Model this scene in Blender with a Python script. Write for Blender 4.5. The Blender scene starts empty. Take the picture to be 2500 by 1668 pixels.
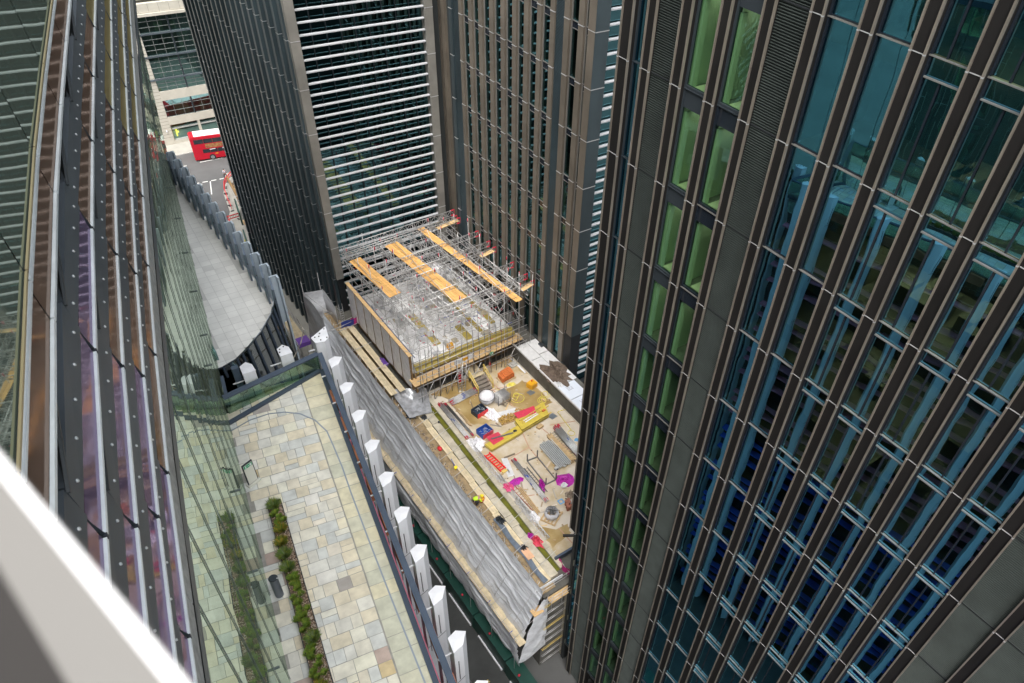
import bpy, math, random
from mathutils import Vector, Matrix
random.seed(7)
R = math.radians
scene = bpy.context.scene
C = scene.collection

# ------------------------------------------------------------------ camera, world, sun, exposure
EYE = 62.0                      # camera height above the street
PITCH, ROLL, AZ = R(43.72), R(5.87), R(41.55)
cam_d = bpy.data.cameras.new("camera")
cam = bpy.data.objects.new("camera", cam_d)
C.objects.link(cam)
scene.camera = cam
fh = Vector((math.sin(AZ), math.cos(AZ), 0)); rh = Vector((math.cos(AZ), -math.sin(AZ), 0)); zz = Vector((0, 0, 1))
FW = fh * math.cos(PITCH) - zz * math.sin(PITCH)
u0 = fh * math.sin(PITCH) + zz * math.cos(PITCH)
RT = rh * math.cos(ROLL) + u0 * math.sin(ROLL)
UP = -rh * math.sin(ROLL) + u0 * math.cos(ROLL)
m = Matrix.Identity(4)
for i in range(3):
    m[i][0], m[i][1], m[i][2] = RT[i], UP[i], -FW[i]
m[2][3] = EYE
cam.matrix_world = m
FPX, CX, CY = 1781.0, 1427.5, 962.0
cam_d.sensor_width = 36
cam_d.lens = FPX / 2500 * 36
cam_d.shift_x = -(CX - 1250) / 2500
cam_d.shift_y = (CY - 834) / 2500
cam_d.clip_start = 0.05
cam_d.clip_end = 3000
cam_d.dof.use_dof = True
cam_d.dof.focus_distance = 38
cam_d.dof.aperture_fstop = 3.2

SUN_EL, SUN_AZ = R(60), R(225)
w = bpy.data.worlds.new("World"); scene.world = w; w.use_nodes = True
nt = w.node_tree; bg = nt.nodes["Background"]
sky = nt.nodes.new("ShaderNodeTexSky"); sky.sky_type = 'NISHITA'; sky.sun_disc = False
sky.sun_elevation = SUN_EL; sky.sun_rotation = SUN_AZ
sky.air_density = 1.0; sky.dust_density = 4.0; sky.ozone_density = 1.0
hs = nt.nodes.new("ShaderNodeHueSaturation"); hs.inputs["Saturation"].default_value = 0.25
nt.links.new(sky.outputs[0], hs.inputs["Color"]); nt.links.new(hs.outputs[0], bg.inputs["Color"])
bg.inputs["Strength"].default_value = 0.15
sun_d = bpy.data.lights.new("sun", 'SUN'); sun_d.energy = 1.1; sun_d.angle = R(40); sun_d.color = (1, 0.97, 0.92)
sun = bpy.data.objects.new("sun", sun_d); C.objects.link(sun)
# points down from azimuth SUN_AZ (clockwise from +Y)
sd = Vector((math.sin(SUN_AZ) * math.cos(SUN_EL), math.cos(SUN_AZ) * math.cos(SUN_EL), math.sin(SUN_EL)))
sun.rotation_euler = (-sd).to_track_quat('-Z', 'Y').to_euler()
scene.view_settings.view_transform = 'Standard'
scene.view_settings.look = 'None'
scene.view_settings.gamma = 1
scene.view_settings.exposure = 1.62
scene.cycles.use_denoising = True
scene.cycles.max_bounces = 8
scene.cycles.glossy_bounces = 4
scene.cycles.transparent_max_bounces = 16
scene.cycles.caustics_reflective = False
scene.cycles.caustics_refractive = False

# ------------------------------------------------------------------ measuring helpers (camera-relative metres; z=0 is eye level)
def ray(px, py):
    return FW + RT * ((px - CX) / FPX) - UP * ((py - CY) / FPX)
def P(px, py, z):
    d = ray(px, py); return d * (z / d.z)

# ------------------------------------------------------------------ mesh helpers
BASE = {}; ATTR = set()
class MB:
    def __init__(s): s.v = []; s.f = []; s.c = []; s.col = None; s.sm = []; s.smooth = False
    def _f(s, idx): s.f.append(idx); s.c.append(s.col); s.sm.append(s.smooth)
    def poly(s, pts):
        n = len(s.v); s.v += [Vector(p) for p in pts]; s._f(tuple(range(n, n + len(pts)))); return s
    def hexa(s, p):   # 8 points: bottom 4 ccw, top 4 ccw
        n = len(s.v); s.v += [Vector(q) for q in p]
        for f in ((3,2,1,0),(4,5,6,7),(0,1,5,4),(1,2,6,5),(2,3,7,6),(3,0,4,7)): s._f(tuple(n + i for i in f))
        return s
    def box(s, x0, x1, y0, y1, z0, z1):
        return s.hexa([(x0,y0,z0),(x1,y0,z0),(x1,y1,z0),(x0,y1,z0),(x0,y0,z1),(x1,y0,z1),(x1,y1,z1),(x0,y1,z1)])
    def obox(s, c, ax, ay, az):   # centre and half vectors
        c, ax, ay, az = map(Vector, (c, ax, ay, az))
        return s.hexa([c-ax-ay-az, c+ax-ay-az, c+ax+ay-az, c-ax+ay-az, c-ax-ay+az, c+ax-ay+az, c+ax+ay+az, c-ax+ay+az])
    def prism(s, pts, z0, z1, top=True, bottom=True):
        n = len(s.v); k = len(pts)
        s.v += [Vector((p[0], p[1], z0)) for p in pts] + [Vector((p[0], p[1], z1)) for p in pts]
        for i in range(k):
            j = (i + 1) % k; s._f((n+i, n+j, n+k+j, n+k+i))
        if top: s._f(tuple(n+k+i for i in range(k)))
        if bottom: s._f(tuple(n+k-1-i for i in range(k)))
        return s
    def bar(s, a, b, wd, h, up=(0,0,1)):
        a, b, up = Vector(a), Vector(b), Vector(up)
        d = (b - a); L = d.length
        if L < 1e-6: return s
        d /= L
        sx = d.cross(up)
        if sx.length < 1e-4: sx = d.cross(Vector((0,1,0)))
        sx.normalize(); uy = sx.cross(d)
        return s.obox((a+b)/2, sx*wd/2, d*L/2, uy*h/2)
    def tube(s, a, b, r=0.03, n=6, caps=True, r2=None):
        a, b = Vector(a), Vector(b); d = b - a
        if d.length < 1e-6: return s
        d.normalize(); x = d.cross(Vector((0,0,1)))
        if x.length < 1e-3: x = Vector((1,0,0))
        x.normalize(); y = d.cross(x); k = len(s.v); r2 = r if r2 is None else r2
        for q, rr in ((a, r), (b, r2)):
            for i in range(n):
                t = 2*math.pi*i/n; s.v.append(q + x*math.cos(t)*rr + y*math.sin(t)*rr)
        sm = s.smooth; s.smooth = True
        for i in range(n):
            j = (i+1) % n; s._f((k+i, k+j, k+n+j, k+n+i))
        s.smooth = sm
        if caps: s._f(tuple(k+n-1-i for i in range(n))); s._f(tuple(k+n+i for i in range(n)))
        return s
    def path(s, pts, r=0.02, n=6):
        for a, b in zip(pts, pts[1:]): s.tube(a, b, r, n)
        return s
    def blob(s, c, rx, ry, rz, nu=10, nv=6, jit=0.0):
        k = len(s.v); c = Vector(c)
        for j in range(nv+1):
            ph = math.pi*j/nv
            for i in range(nu):
                th = 2*math.pi*i/nu; q = 1 + random.uniform(-jit, jit)
                s.v.append(c + Vector((rx*math.sin(ph)*math.cos(th)*q, ry*math.sin(ph)*math.sin(th)*q, rz*math.cos(ph)*q)))
        sm = s.smooth; s.smooth = True
        for j in range(nv):
            for i in range(nu):
                i2 = (i+1) % nu; s._f((k+j*nu+i, k+(j+1)*nu+i, k+(j+1)*nu+i2, k+j*nu+i2))
        s.smooth = sm
        return s
    def sheet(s, fn, nu, nv):
        k = len(s.v)
        for j in range(nv+1):
            for i in range(nu+1): s.v.append(Vector(fn(i/nu, j/nv)))
        sm = s.smooth; s.smooth = True
        for j in range(nv):
            for i in range(nu):
                a = k + j*(nu+1) + i; s._f((a, a+1, a+nu+2, a+nu+1))
        s.smooth = sm
        return s
    def build(s, name, mat, parent=None, label=None, kind=None, base=None):
        base = Vector(BASE[parent.name]) if parent is not None and base is None else Vector(base or (0, 0, -EYE))
        me = bpy.data.meshes.new(name)
        me.from_pydata([tuple(v - base) for v in s.v], [], s.f)
        if any(c is not None for c in s.c) or mat in ATTR:
            ca = me.color_attributes.new("tint", 'FLOAT_COLOR', 'CORNER')
            i = 0
            for f, c in zip(s.f, s.c):
                cc = c or (1, 1, 1)
                for _ in f: ca.data[i].color = (cc[0], cc[1], cc[2], 1); i += 1
        if any(s.sm): me.polygons.foreach_set("use_smooth", s.sm)
        me.materials.append(M[mat] if isinstance(mat, str) else mat)
        o = bpy.data.objects.new(name, me); C.objects.link(o)
        BASE[o.name] = base
        if parent is not None: o.parent = parent
        else: o.location = base + Vector((0, 0, EYE))
        if label: o["label"] = label
        if kind: o["kind"] = kind
        return o
def sub(s_mb, name, mat, part, label=None):      # sub-part: same base as the part
    return s_mb.build(name, mat, part, label)
def T(name, label, cat, base, group=None):
    o = bpy.data.objects.new(name, None); C.objects.link(o); o.empty_display_size = 0.3
    base = Vector(base); BASE[o.name] = base; o.location = base + Vector((0, 0, EYE))
    o["label"] = label; o["category"] = cat
    if group: o["group"] = group
    return o
def tag(o, label, cat, group=None):
    o["label"] = label; o["category"] = cat
    if group: o["group"] = group
    return o
def struct(o): o["kind"] = "structure"; return o
def dup(root, loc, rz=0.0, label=None, sc=None):
    r = root.copy(); C.objects.link(r); r.location = Vector(loc) + Vector((0, 0, EYE)); r.rotation_euler = (0, 0, rz)
    BASE[r.name] = Vector(loc)
    if label: r["label"] = label
    if sc: r.scale = sc
    for ch in list(root.children):
        c = ch.copy(); C.objects.link(c); c.parent = r
        for g in ch.children:
            d = g.copy(); C.objects.link(d); d.parent = c
    return r
def place(root, loc, rz=0.0):
    root.location = Vector(loc) + Vector((0, 0, EYE)); root.rotation_euler = (0, 0, rz)

# ------------------------------------------------------------------ materials
M = {}
def mat(name, col, rough=0.6, metal=0.0, var=0.0, scale=3.0, col2=None, bump=0.0, bscale=20.0, attr=False, spec=None, stretch=None, contrast=(0.35, 0.65), trans=0.0):
    mt = bpy.data.materials.new(name); mt.use_nodes = True; n = mt.node_tree; b = n.nodes["Principled BSDF"]
    b.inputs["Roughness"].default_value = rough; b.inputs["Metallic"].default_value = metal
    b.inputs["Base Color"].default_value = (*col, 1)
    if spec is not None: b.inputs["Specular IOR Level"].default_value = spec
    if trans: b.inputs["Transmission Weight"].default_value = trans
    tc = n.nodes.new("ShaderNodeTexCoord"); mp = n.nodes.new("ShaderNodeMapping")
    n.links.new(tc.outputs["Object"], mp.inputs["Vector"])
    if stretch: mp.inputs["Scale"].default_value = stretch
    src = None
    if attr:
        ATTR.add(name)
        a = n.nodes.new("ShaderNodeAttribute"); a.attribute_name = "tint"
        m0 = n.nodes.new("ShaderNodeMix"); m0.data_type = 'RGBA'; m0.blend_type = 'MULTIPLY'; m0.inputs["Factor"].default_value = 1
        n.links.new(a.outputs["Color"], m0.inputs[6]); m0.inputs[7].default_value = (*col, 1); src = m0.outputs[2]
    if var or col2:
        no = n.nodes.new("ShaderNodeTexNoise"); no.inputs["Scale"].default_value = scale; no.inputs["Detail"].default_value = 6
        no.inputs["Roughness"].default_value = 0.6
        n.links.new(mp.outputs[0], no.inputs["Vector"])
        rp = n.nodes.new("ShaderNodeValToRGB"); rp.color_ramp.elements[0].position = contrast[0]; rp.color_ramp.elements[1].position = contrast[1]
        n.links.new(no.outputs["Fac"], rp.inputs["Fac"])
        if col2:
            rp.color_ramp.elements[0].color = (*col, 1); rp.color_ramp.elements[1].color = (*col2, 1); s2 = rp.outputs["Color"]
        else:
            rp.color_ramp.elements[0].color = (1-var,)*3 + (1,); rp.color_ramp.elements[1].color = (1+var*0.4,)*3 + (1,); s2 = None
            mx = n.nodes.new("ShaderNodeMix"); mx.data_type = 'RGBA'; mx.blend_type = 'MULTIPLY'; mx.inputs["Factor"].default_value = 1
            mx.clamp_result = False
            if src: n.links.new(src, mx.inputs[6])
            else: mx.inputs[6].default_value = (*col, 1)
            n.links.new(rp.outputs["Color"], mx.inputs[7]); s2 = mx.outputs[2]
        if src and col2:
            mx = n.nodes.new("ShaderNodeMix"); mx.data_type = 'RGBA'; mx.blend_type = 'MULTIPLY'; mx.inputs["Factor"].default_value = 1
            n.links.new(src, mx.inputs[6]); n.links.new(s2, mx.inputs[7]); s2 = mx.outputs[2]
        src = s2
    if src: n.links.new(src, b.inputs["Base Color"])
    if bump:
        n2 = n.nodes.new("ShaderNodeTexNoise"); n2.inputs["Scale"].default_value = bscale; n2.inputs["Detail"].default_value = 5
        n.links.new(mp.outputs[0], n2.inputs["Vector"])
        bp = n.nodes.new("ShaderNodeBump"); bp.inputs["Strength"].default_value = bump; bp.inputs["Distance"].default_value = 0.05
        n.links.new(n2.outputs["Fac"], bp.inputs["Height"]); n.links.new(bp.outputs[0], b.inputs["Normal"])
    M[name] = mt; return mt
def glass(name, tint, through, fac=0.5, rough=0.0, wave=0.0, wscale=1.0, body=None):
    """coated facade glass: tinted mirror layer over a tinted clear layer (or a dark body)"""
    mt = bpy.data.materials.new(name); mt.use_nodes = True; n = mt.node_tree; n.nodes.clear()
    out = n.nodes.new("ShaderNodeOutputMaterial"); g = n.nodes.new("ShaderNodeBsdfGlossy")
    g.inputs["Color"].default_value = (*tint, 1); g.inputs["Roughness"].default_value = rough
    if body: t = n.nodes.new("ShaderNodeBsdfDiffuse"); t.inputs["Color"].default_value = (*body, 1)
    else: t = n.nodes.new("ShaderNodeBsdfTransparent"); t.inputs["Color"].default_value = (*through, 1)
    mx = n.nodes.new("ShaderNodeMixShader"); mx.inputs[0].default_value = fac
    n.links.new(t.outputs[0], mx.inputs[1]); n.links.new(g.outputs[0], mx.inputs[2]); n.links.new(mx.outputs[0], out.inputs[0])
    if wave:
        tc = n.nodes.new("ShaderNodeTexCoord"); no = n.nodes.new("ShaderNodeTexNoise"); no.inputs["Scale"].default_value = wscale; no.inputs["Detail"].default_value = 1
        n.links.new(tc.outputs["Object"], no.inputs["Vector"])
        bp = n.nodes.new("ShaderNodeBump"); bp.inputs["Strength"].default_value = 1; bp.inputs["Distance"].default_value = wave
        n.links.new(no.outputs["Fac"], bp.inputs["Height"]); n.links.new(bp.outputs[0], g.inputs["Normal"])
    M[name] = mt; return mt
def emis(name, col, s):
    mt = bpy.data.materials.new(name); mt.use_nodes = True; b = mt.node_tree.nodes["Principled BSDF"]
    b.inputs["Base Color"].default_value = (*col, 1); b.inputs["Emission Color"].default_value = (*col, 1); b.inputs["Emission Strength"].default_value = s
    M[name] = mt
mat('bronze_dark', (0.015, 0.0138, 0.0132), 0.5, 0.2, 0.25, 0.35, spec=0.25)
mat('champagne', (0.34, 0.30, 0.25), 0.42, 0.7, 0.2, 0.5)
mat('silver_joint', (0.6, 0.6, 0.6), 0.35, 0.6)
mat('louvre_grey', (0.045, 0.055, 0.05), 0.5, 0.3, 0.2, 1.0)
mat('black_backing', (0.012, 0.014, 0.016), 0.6)
mat('spandrel', (0.012, 0.016, 0.022), 0.12, 0.0)
mat('tower_clad', (0.040, 0.058, 0.066), 0.33, 0.0, 0.35, 0.25, stretch=(1, 1, 0.4))
mat('tower_corner', (0.25, 0.24, 0.215), 0.36, 0.15, 0.25, 0.3)
mat('bronze_mid', (0.16, 0.138, 0.11), 0.34, 0.2, 0.25, 0.25)
mat('slat_white', (0.46, 0.47, 0.49), 0.4, 0.1, 0.12, 1.5)
mat('slat_dim', (0.10, 0.15, 0.16), 0.3, 0.2)
mat('room_green', (0.50, 0.62, 0.42), 0.8)
mat('room_floor', (0.20, 0.21, 0.16), 0.6, 0, 0.3, 2)
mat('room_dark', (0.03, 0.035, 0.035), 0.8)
emis('ceiling_lamp', (1.0, 0.98, 0.85), 2.2)
emis('office_lamp', (1.0, 0.98, 0.8), 6.0)
emis('interior_green_lamp', (0.1, 1.0, 0.25), 2.0)
emis('yellow_lamp', (1.0, 0.75, 0.03), 2.2)
glass('glass_blue', (0.13, 0.42, 0.62), (0.26, 0.34, 0.25), 0.66, 0.0, 0.004, 0.7)
glass('glass_green', (0.20, 0.40, 0.38), (0.5, 0.66, 0.52), 0.30, 0.0, 0.003, 0.7)
glass('glass_tower', (0.13, 0.30, 0.34), (0.3, 0.4, 0.33), 0.62, 0.0, 0.006, 0.6)
glass('glass_facade', (0.80, 0.92, 0.80), (0,0,0), 0.72, 0.0, 0.004, 0.5, body=(0.33, 0.40, 0.28))
glass('mirror_green', (0.42, 0.50, 0.46), (0,0,0), 0.6, 0.02, 0.003, 0.6, body=(0.20, 0.25, 0.20))
glass('mirror_warm', (0.50, 0.40, 0.34), (0,0,0), 0.38, 0.06, 0.008, 0.7, body=(0.17, 0.115, 0.085))
glass('mirror_gold', (0.5, 0.46, 0.3), (0,0,0), 0.3, 0.15, 0.006, 0.8, body=(0.24, 0.195, 0.09))
glass('mirror_violet', (0.50, 0.42, 0.58), (0,0,0), 0.42, 0.04, 0.008, 0.8, body=(0.17, 0.13, 0.20))
glass('mirror_maroon', (0.16, 0.06, 0.08), (0,0,0), 0.5, 0.02, 0.004, 0.8, body=(0.012, 0.006, 0.008))
glass('balustrade_glass', (0.6, 0.75, 0.68), (0.62, 0.76, 0.66), 0.22, 0.0)
mat('window_grey', (0.22,0.23,0.22), 0.5, 0.3)
glass('north_window', (0.25, 0.42, 0.42), (0.3, 0.42, 0.38), 0.55, 0.02, 0.006, 0.5)
glass('fin_glass', (0.55, 0.75, 0.8), (0.45, 0.6, 0.6), 0.3, 0.05)
mat('fin_edge', (0.52, 0.60, 0.66), 0.35, 0.3, 0.1, 1)
mat('fin_metal', (0.16, 0.2, 0.25), 0.4, 0.5, 0.15, 1)
mat('spandrel_stud', (0.12, 0.145, 0.165), 0.42, 0.55, 0.2, 0.4)
mat('rail_light', (0.78, 0.85, 0.86), 0.3, 0.15, 0.15, 1.5)
mat('rail_brass', (0.55, 0.45, 0.25), 0.4, 0.5)
mat('stud', (0.8, 0.82, 0.82), 0.3, 0.6)
mat('light_metal', (0.42, 0.43, 0.41), 0.55, 0.3, 0.3, 6)
mat('dark_frame', (0.03, 0.038, 0.045), 0.5, 0.3)
mat('white_paint', (0.76, 0.77, 0.79), 0.45, 0, 0.14, 1.0, stretch=(1.5, 1.5, 0.2))
mat('bolt', (0.05, 0.05, 0.05), 0.5, 0.5)
mat('rail_blue', (0.075, 0.10, 0.14), 0.5, 0.4, 0.2, 0.7)
mat('terracotta', (0.55, 0.2, 0.1), 0.6, 0, 0.25, 2)
mat('sill_reflection_blue', (0.10, 0.22, 0.95), 0.5)  # blue of the mirrored view, put into the sill colour
mat('stone', (0.80, 0.78, 0.70), 0.75, 0, 0.16, 2.6, attr=True, bump=0.15, bscale=8)
mat('grout', (0.36, 0.35, 0.31), 0.9, 0, 0.2, 4)
mat('paver', (0.88, 0.88, 0.85), 0.8, 0, 0.08, 1.2, attr=True)
mat('steel_strip', (0.3, 0.34, 0.38), 0.35, 0.7)
mat('asphalt', (0.10, 0.10, 0.098), 0.9, 0, 0.16, 0.25, bump=0.1, bscale=30)
mat('asphalt_dark', (0.05, 0.052, 0.05), 0.9, 0, 0.3, 0.4)
mat('pavement', (0.34, 0.33, 0.29), 0.85, 0, 0.14, 0.5)
mat('kerb', (0.42, 0.41, 0.38), 0.8)
mat('road_paint', (0.72, 0.72, 0.68), 0.7, 0, 0.2, 3)
mat('cream_stone', (0.44, 0.415, 0.35), 0.8, 0, 0.1, 0.8)
mat('red_bus', (0.42, 0.008, 0.022), 0.3, 0, 0.05, 1)
mat('white_roof', (0.75, 0.75, 0.75), 0.5)
mat('bus_glass', (0.02, 0.025, 0.03), 0.1)
mat('tyre', (0.02, 0.02, 0.02), 0.8)
mat('rim', (0.35, 0.35, 0.35), 0.4, 0.6)
mat('ad_panel', (0.22, 0.03, 0.03), 0.5, 0, col2=(0.35, 0.25, 0.08), scale=4)
mat('barrier_red', (0.62, 0.02, 0.03), 0.5)
mat('skin', (0.45, 0.28, 0.2), 0.6)
mat('shirt', (0.6, 0.63, 0.72), 0.8)
mat('trousers', (0.03, 0.03, 0.035), 0.8)
mat('hair', (0.02, 0.015, 0.01), 0.7)
mat('slab', (0.58, 0.52, 0.43), 0.75, 0, scale=0.28, col2=(0.40, 0.29, 0.13), contrast=(0.44, 0.66), bump=0.08, bscale=6)
mat('wet_slab', (0.30, 0.20, 0.07), 0.35, 0, scale=0.6, col2=(0.46, 0.35, 0.17), contrast=(0.4, 0.75))
mat('screed_line', (0.50, 0.30, 0.20), 0.8, 0, 0.2, 3)
mat('concrete', (0.42, 0.40, 0.35), 0.85, 0, 0.3, 1.2)
mat('concrete_dark', (0.12, 0.115, 0.10), 0.85, 0, 0.45, 0.6)
mat('stone_cream', (0.50, 0.45, 0.35), 0.8, 0, 0.25, 1.5)
mat('plank', (0.66, 0.45, 0.22), 0.75, 0, 0.22, 2, stretch=(1, 6, 1), attr=True)
mat('plank_pale', (0.66, 0.55, 0.36), 0.75, 0, 0.2, 2, attr=True)
mat('tube', (0.55, 0.54, 0.53), 0.42, 0.45, 0.2, 5)
mat('tube_dark', (0.2, 0.2, 0.2), 0.5, 0.6, 0.3, 5)
mat('alu', (0.62, 0.63, 0.62), 0.4, 0.6, 0.1, 3)
mat('red_tip', (0.55, 0.02, 0.05), 0.5)
mat('blue_tip', (0.03, 0.08, 0.4), 0.5)
mat('sheet_white', (0.8, 0.79, 0.81), 0.5, 0, 0.14, 2.5, bump=0.5, bscale=1.5)
mat('sheet_grey', (0.72, 0.74, 0.77), 0.32, 0, 0.3, 0.9, bump=0.5, bscale=4, stretch=(1, 0.3, 1.2), spec=0.9)
mat('sheet_pale', (0.72, 0.73, 0.75), 0.3, 0, 0.25, 1.5, bump=1.0, bscale=2, stretch=(1, 0.4, 1.2))
mat('tarp', (0.45, 0.46, 0.48), 0.22, 0.25, 0.3, 2, bump=0.8, bscale=3)
mat('tarp_dark', (0.03, 0.035, 0.04), 0.3, 0, 0.3, 4)
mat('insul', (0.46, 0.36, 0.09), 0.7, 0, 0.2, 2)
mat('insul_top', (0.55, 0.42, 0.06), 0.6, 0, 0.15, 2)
mat('pink_plastic', (0.6, 0.05, 0.09), 0.4, 0, 0.2, 4)
mat('magenta', (0.42, 0.01, 0.32), 0.5, 0, 0.25, 4)
mat('brick_orange', (0.60, 0.16, 0.04), 0.75, 0, 0.25, 5)
mat('yellow_paint', (0.75, 0.38, 0.02), 0.45, 0, 0.1, 2)
mat('timber_yellow', (0.62, 0.45, 0.12), 0.7, 0, 0.2, 3)
mat('navy', (0.02, 0.035, 0.06), 0.5)
mat('blue_paint', (0.02, 0.08, 0.35), 0.5)
mat('white_plastic', (0.62, 0.62, 0.62), 0.45, 0, 0.1, 3)
mat('water_green', (0.14, 0.14, 0.02), 0.12, 0, 0.3, 1.2)
mat('sack', (0.66, 0.67, 0.72), 0.6, 0, 0.15, 4, bump=0.5, bscale=6)
mat('rubble_gold', (0.55, 0.35, 0.09), 0.8, 0, 0.3, 6)
mat('brown_cloth', (0.13, 0.095, 0.07), 0.9, 0, 0.3, 5, bump=0.6, bscale=6)
mat('panel_blue_white', (0.62, 0.66, 0.72), 0.5, 0, 0.04, 2)
mat('text_dark', (0.08, 0.08, 0.1), 0.6)
mat('hose_yellow', (0.70, 0.60, 0.10), 0.5)
mat('hoard_green', (0.008, 0.055, 0.04), 0.45, 0, 0.2, 1)
mat('sign_green', (0.02, 0.35, 0.15), 0.5)
mat('sign_cream', (0.66, 0.66, 0.58), 0.6)
mat('bin_metal', (0.16, 0.18, 0.21), 0.45, 0.5)
mat('gravel', (0.55, 0.47, 0.40), 0.85, attr=True)
mat('soil', (0.16, 0.11, 0.07), 0.9, 0, 0.4, 8)
mat('leaf', (0.30, 0.33, 0.11), 0.6, attr=True, var=0.2, scale=8)
mat('hivis', (0.55, 0.85, 0.03), 0.6)
mat('hard_hat', (0.85, 0.7, 0.03), 0.35)
mat('handrail_cream', (0.21, 0.203, 0.19), 0.7)
mat('handrail_highlight', (0.9, 0.9, 0.9), 0.4)  # near white, imitates the highlight along the rail
mat('sill_dark', (0.035, 0.032, 0.03), 0.7)
mat('net_mesh', (0.05, 0.055, 0.055), 0.6)
mat('shed_timber', (0.30, 0.19, 0.08), 0.8, 0, 0.3, 3)
mat('orange_net', (0.75, 0.16, 0.08), 0.6)
mat('grey_ply', (0.30, 0.29, 0.26), 0.8, 0, 0.25, 2)
mat('rust_pipe', (0.35, 0.13, 0.08), 0.7, 0, 0.3, 5)
mat('blue_mark', (0.12, 0.35, 0.62), 0.6)
mat('blind_cream', (0.62, 0.66, 0.45), 0.7)
mat('edge_metal', (0.34,0.33,0.31), 0.35, 0.7)
mat('blind_lit', (0.62,0.74,0.42), 0.8)
mat('bracket', (0.07,0.08,0.085), 0.45, 0.5)
glass('fin_dark_glass', (0.6,0.64,0.64), (0.35,0.38,0.36), 0.55, 0.03, 0.01, 1.0)
mat('rubble_grey', (0.30,0.24,0.18), 0.85, 0, 0.4, 4)
mat('magenta_net', (0.6,0.03,0.25), 0.6); mat('blue_net', (0.03,0.06,0.35), 0.6); mat('purple_net', (0.16,0.07,0.35), 0.7); mat('pink_net', (0.62,0.08,0.2), 0.6)
mat('timber_brown', (0.22,0.13,0.05), 0.8, 0, 0.25, 3); mat('blue_grey', (0.08,0.12,0.2), 0.5)
mat('sheet_floor', (0.9,0.9,0.9), 0.55, 0, 0.3, 0.9); mat('clutter', (0.6,0.6,0.6), 0.6, attr=True, var=0.2)
mat('plank_plain', (0.50,0.35,0.18), 0.75, 0, 0.25, 3); mat('plank_salmon', (0.68,0.40,0.24), 0.7, 0, 0.15, 2)
mat('slate_membrane', (0.13,0.16,0.2), 0.4, 0, 0.25, 3); mat('white_tube', (0.6,0.6,0.6), 0.4, 0.4); mat('bright_red', (0.75,0.02,0.02), 0.4)
mat('stone_grey', (0.45,0.44,0.41), 0.8, 0, 0.2, 3); mat('yellow_film', (0.7,0.6,0.12), 0.5, 0, 0.2, 5); mat('step_wood', (0.2,0.17,0.14), 0.8, 0, 0.2, 3)
mat('joint_dark', (0.09,0.115,0.11), 0.5)
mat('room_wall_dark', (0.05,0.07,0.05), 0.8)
mat('unseen_wall_brown', (0.035,0.022,0.018), 0.3)  # dark tone for the unseen wall mirrored in the tower
mat('rose_sill', (0.95, 0.30, 0.42), 0.6)
mat('debris', (0.5,0.45,0.38), 0.85, attr=True)
mat('pale_grout', (0.6,0.6,0.57), 0.9)
mat('ledge_tan', (0.34,0.25,0.14), 0.85, 0, 0.4, 1.5)
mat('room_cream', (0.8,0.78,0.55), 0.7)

# ================================================================== SETTING: ground, roads
g = MB(); g.poly([(-400,-300,-62),(500,-300,-62),(500,500,-62),(-400,500,-62)]); struct(g.build('ground', 'asphalt'))
g = MB(); g.prism([(-60,134.6),(120,132.0),(120,137.8),(-60,137.9)], -62, -61.87); struct(g.build('pavement', 'pavement'))
g = MB(); g.prism([(-60,134.45),(120,131.85),(120,132.0),(-60,134.6)], -62, -61.86); struct(g.build('kerb', 'kerb'))
# lane markings of the far street
rm = MB()
def flat(mb, x0, y0, x1, y1, wd, z):
    a, b = Vector((x0, y0, z)), Vector((x1, y1, z)); d = (b-a).normalized(); n = Vector((-d.y, d.x, 0))*wd/2
    mb.poly([a-n, b-n, b+n, a+n])
for x in range(-40, 100, 6):
    flat(rm, x+20.57-18, 129.21+0.05*0, x+24.37-18, 129.03, 0.16, -61.99)
for k in range(5): flat(rm, 18.2+k*1.3, 122.45-0.12*k, 19.0+k*1.3, 122.37-0.12*k, 0.22, -61.99)
for k in range(2): flat(rm, 18.5+k*1.3, 121.75, 19.3+k*1.3, 121.65, 0.2, -61.99)
flat(rm, 21.9, 121.9, 20.8, 117.7, 0.14, -61.99)
flat(rm, 23.9, 122.0, 24.6, 122.0, 0.14, -61.99)
struct(rm.build('road_marking', 'road_paint'))
pv = MB(); pv.prism([(24.7,123.2),(24.0,120.6),(22.4,117),(21.4,111),(19.6,107),(17.9,100),(16.2,85),(15.9,70),(34,70),(34,123.2)], -62, -61.88)
struct(pv.build('pavement_corner', 'pavement'))
al = MB(); al.prism([(5,-20),(15.9,-20),(15.9,68),(5,68)], -62, -61.99); struct(al.build('alley_road', 'asphalt_dark'))
pt = MB()
for (x0, y0, x1, y1) in ((14.5,100,16.5,110), (17,112,19,119), (9,24,13,29)):
    pt.poly([(x0,y0,-61.985),(x1,y0,-61.985),(x1,y1,-61.985),(x0,y1,-61.985)])
struct(pt.build('road_patch', 'asphalt'))
# low clutter (paving blocks) by the hoarding
# ================================================================== RIGHT TOWER (dark bronze piers, X = 20.23)
TOP = 12.0
joints = [-2.38 - 4.0*k for k in range(-3, 15)]
def pier(root, X, y0, y1, ztop, zbot, js, dark, trim, trims=True):
    b = MB(); b.box(X+0.03, X+0.55, y0+0.006, y1-0.006, zbot, ztop); p = b.build('pier', dark, root)
    t = MB()
    for a in (y0, y1-0.055): t.box(X-0.04, X+0.06, a, a+0.055, zbot, ztop)
    t.build('edge_trim', trim, p)
    j = MB()
    for zj in js:
        if zbot < zj < ztop:
            for a in (y0-0.006, y1-0.061): j.box(X-0.046, X+0.03, a, a+0.067, zj-0.02, zj+0.02)
            j.box(X+0.012, X+0.04, y0+0.08, y1-0.08, zj-0.012, zj+0.012)
    j.build('joint', 'silver_joint', p)
    return p
rt = T('dark_bronze_tower', 'tall office tower on the right with dark bronze piers and blue tinted windows', 'building', (20.23, 8, -62))
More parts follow.
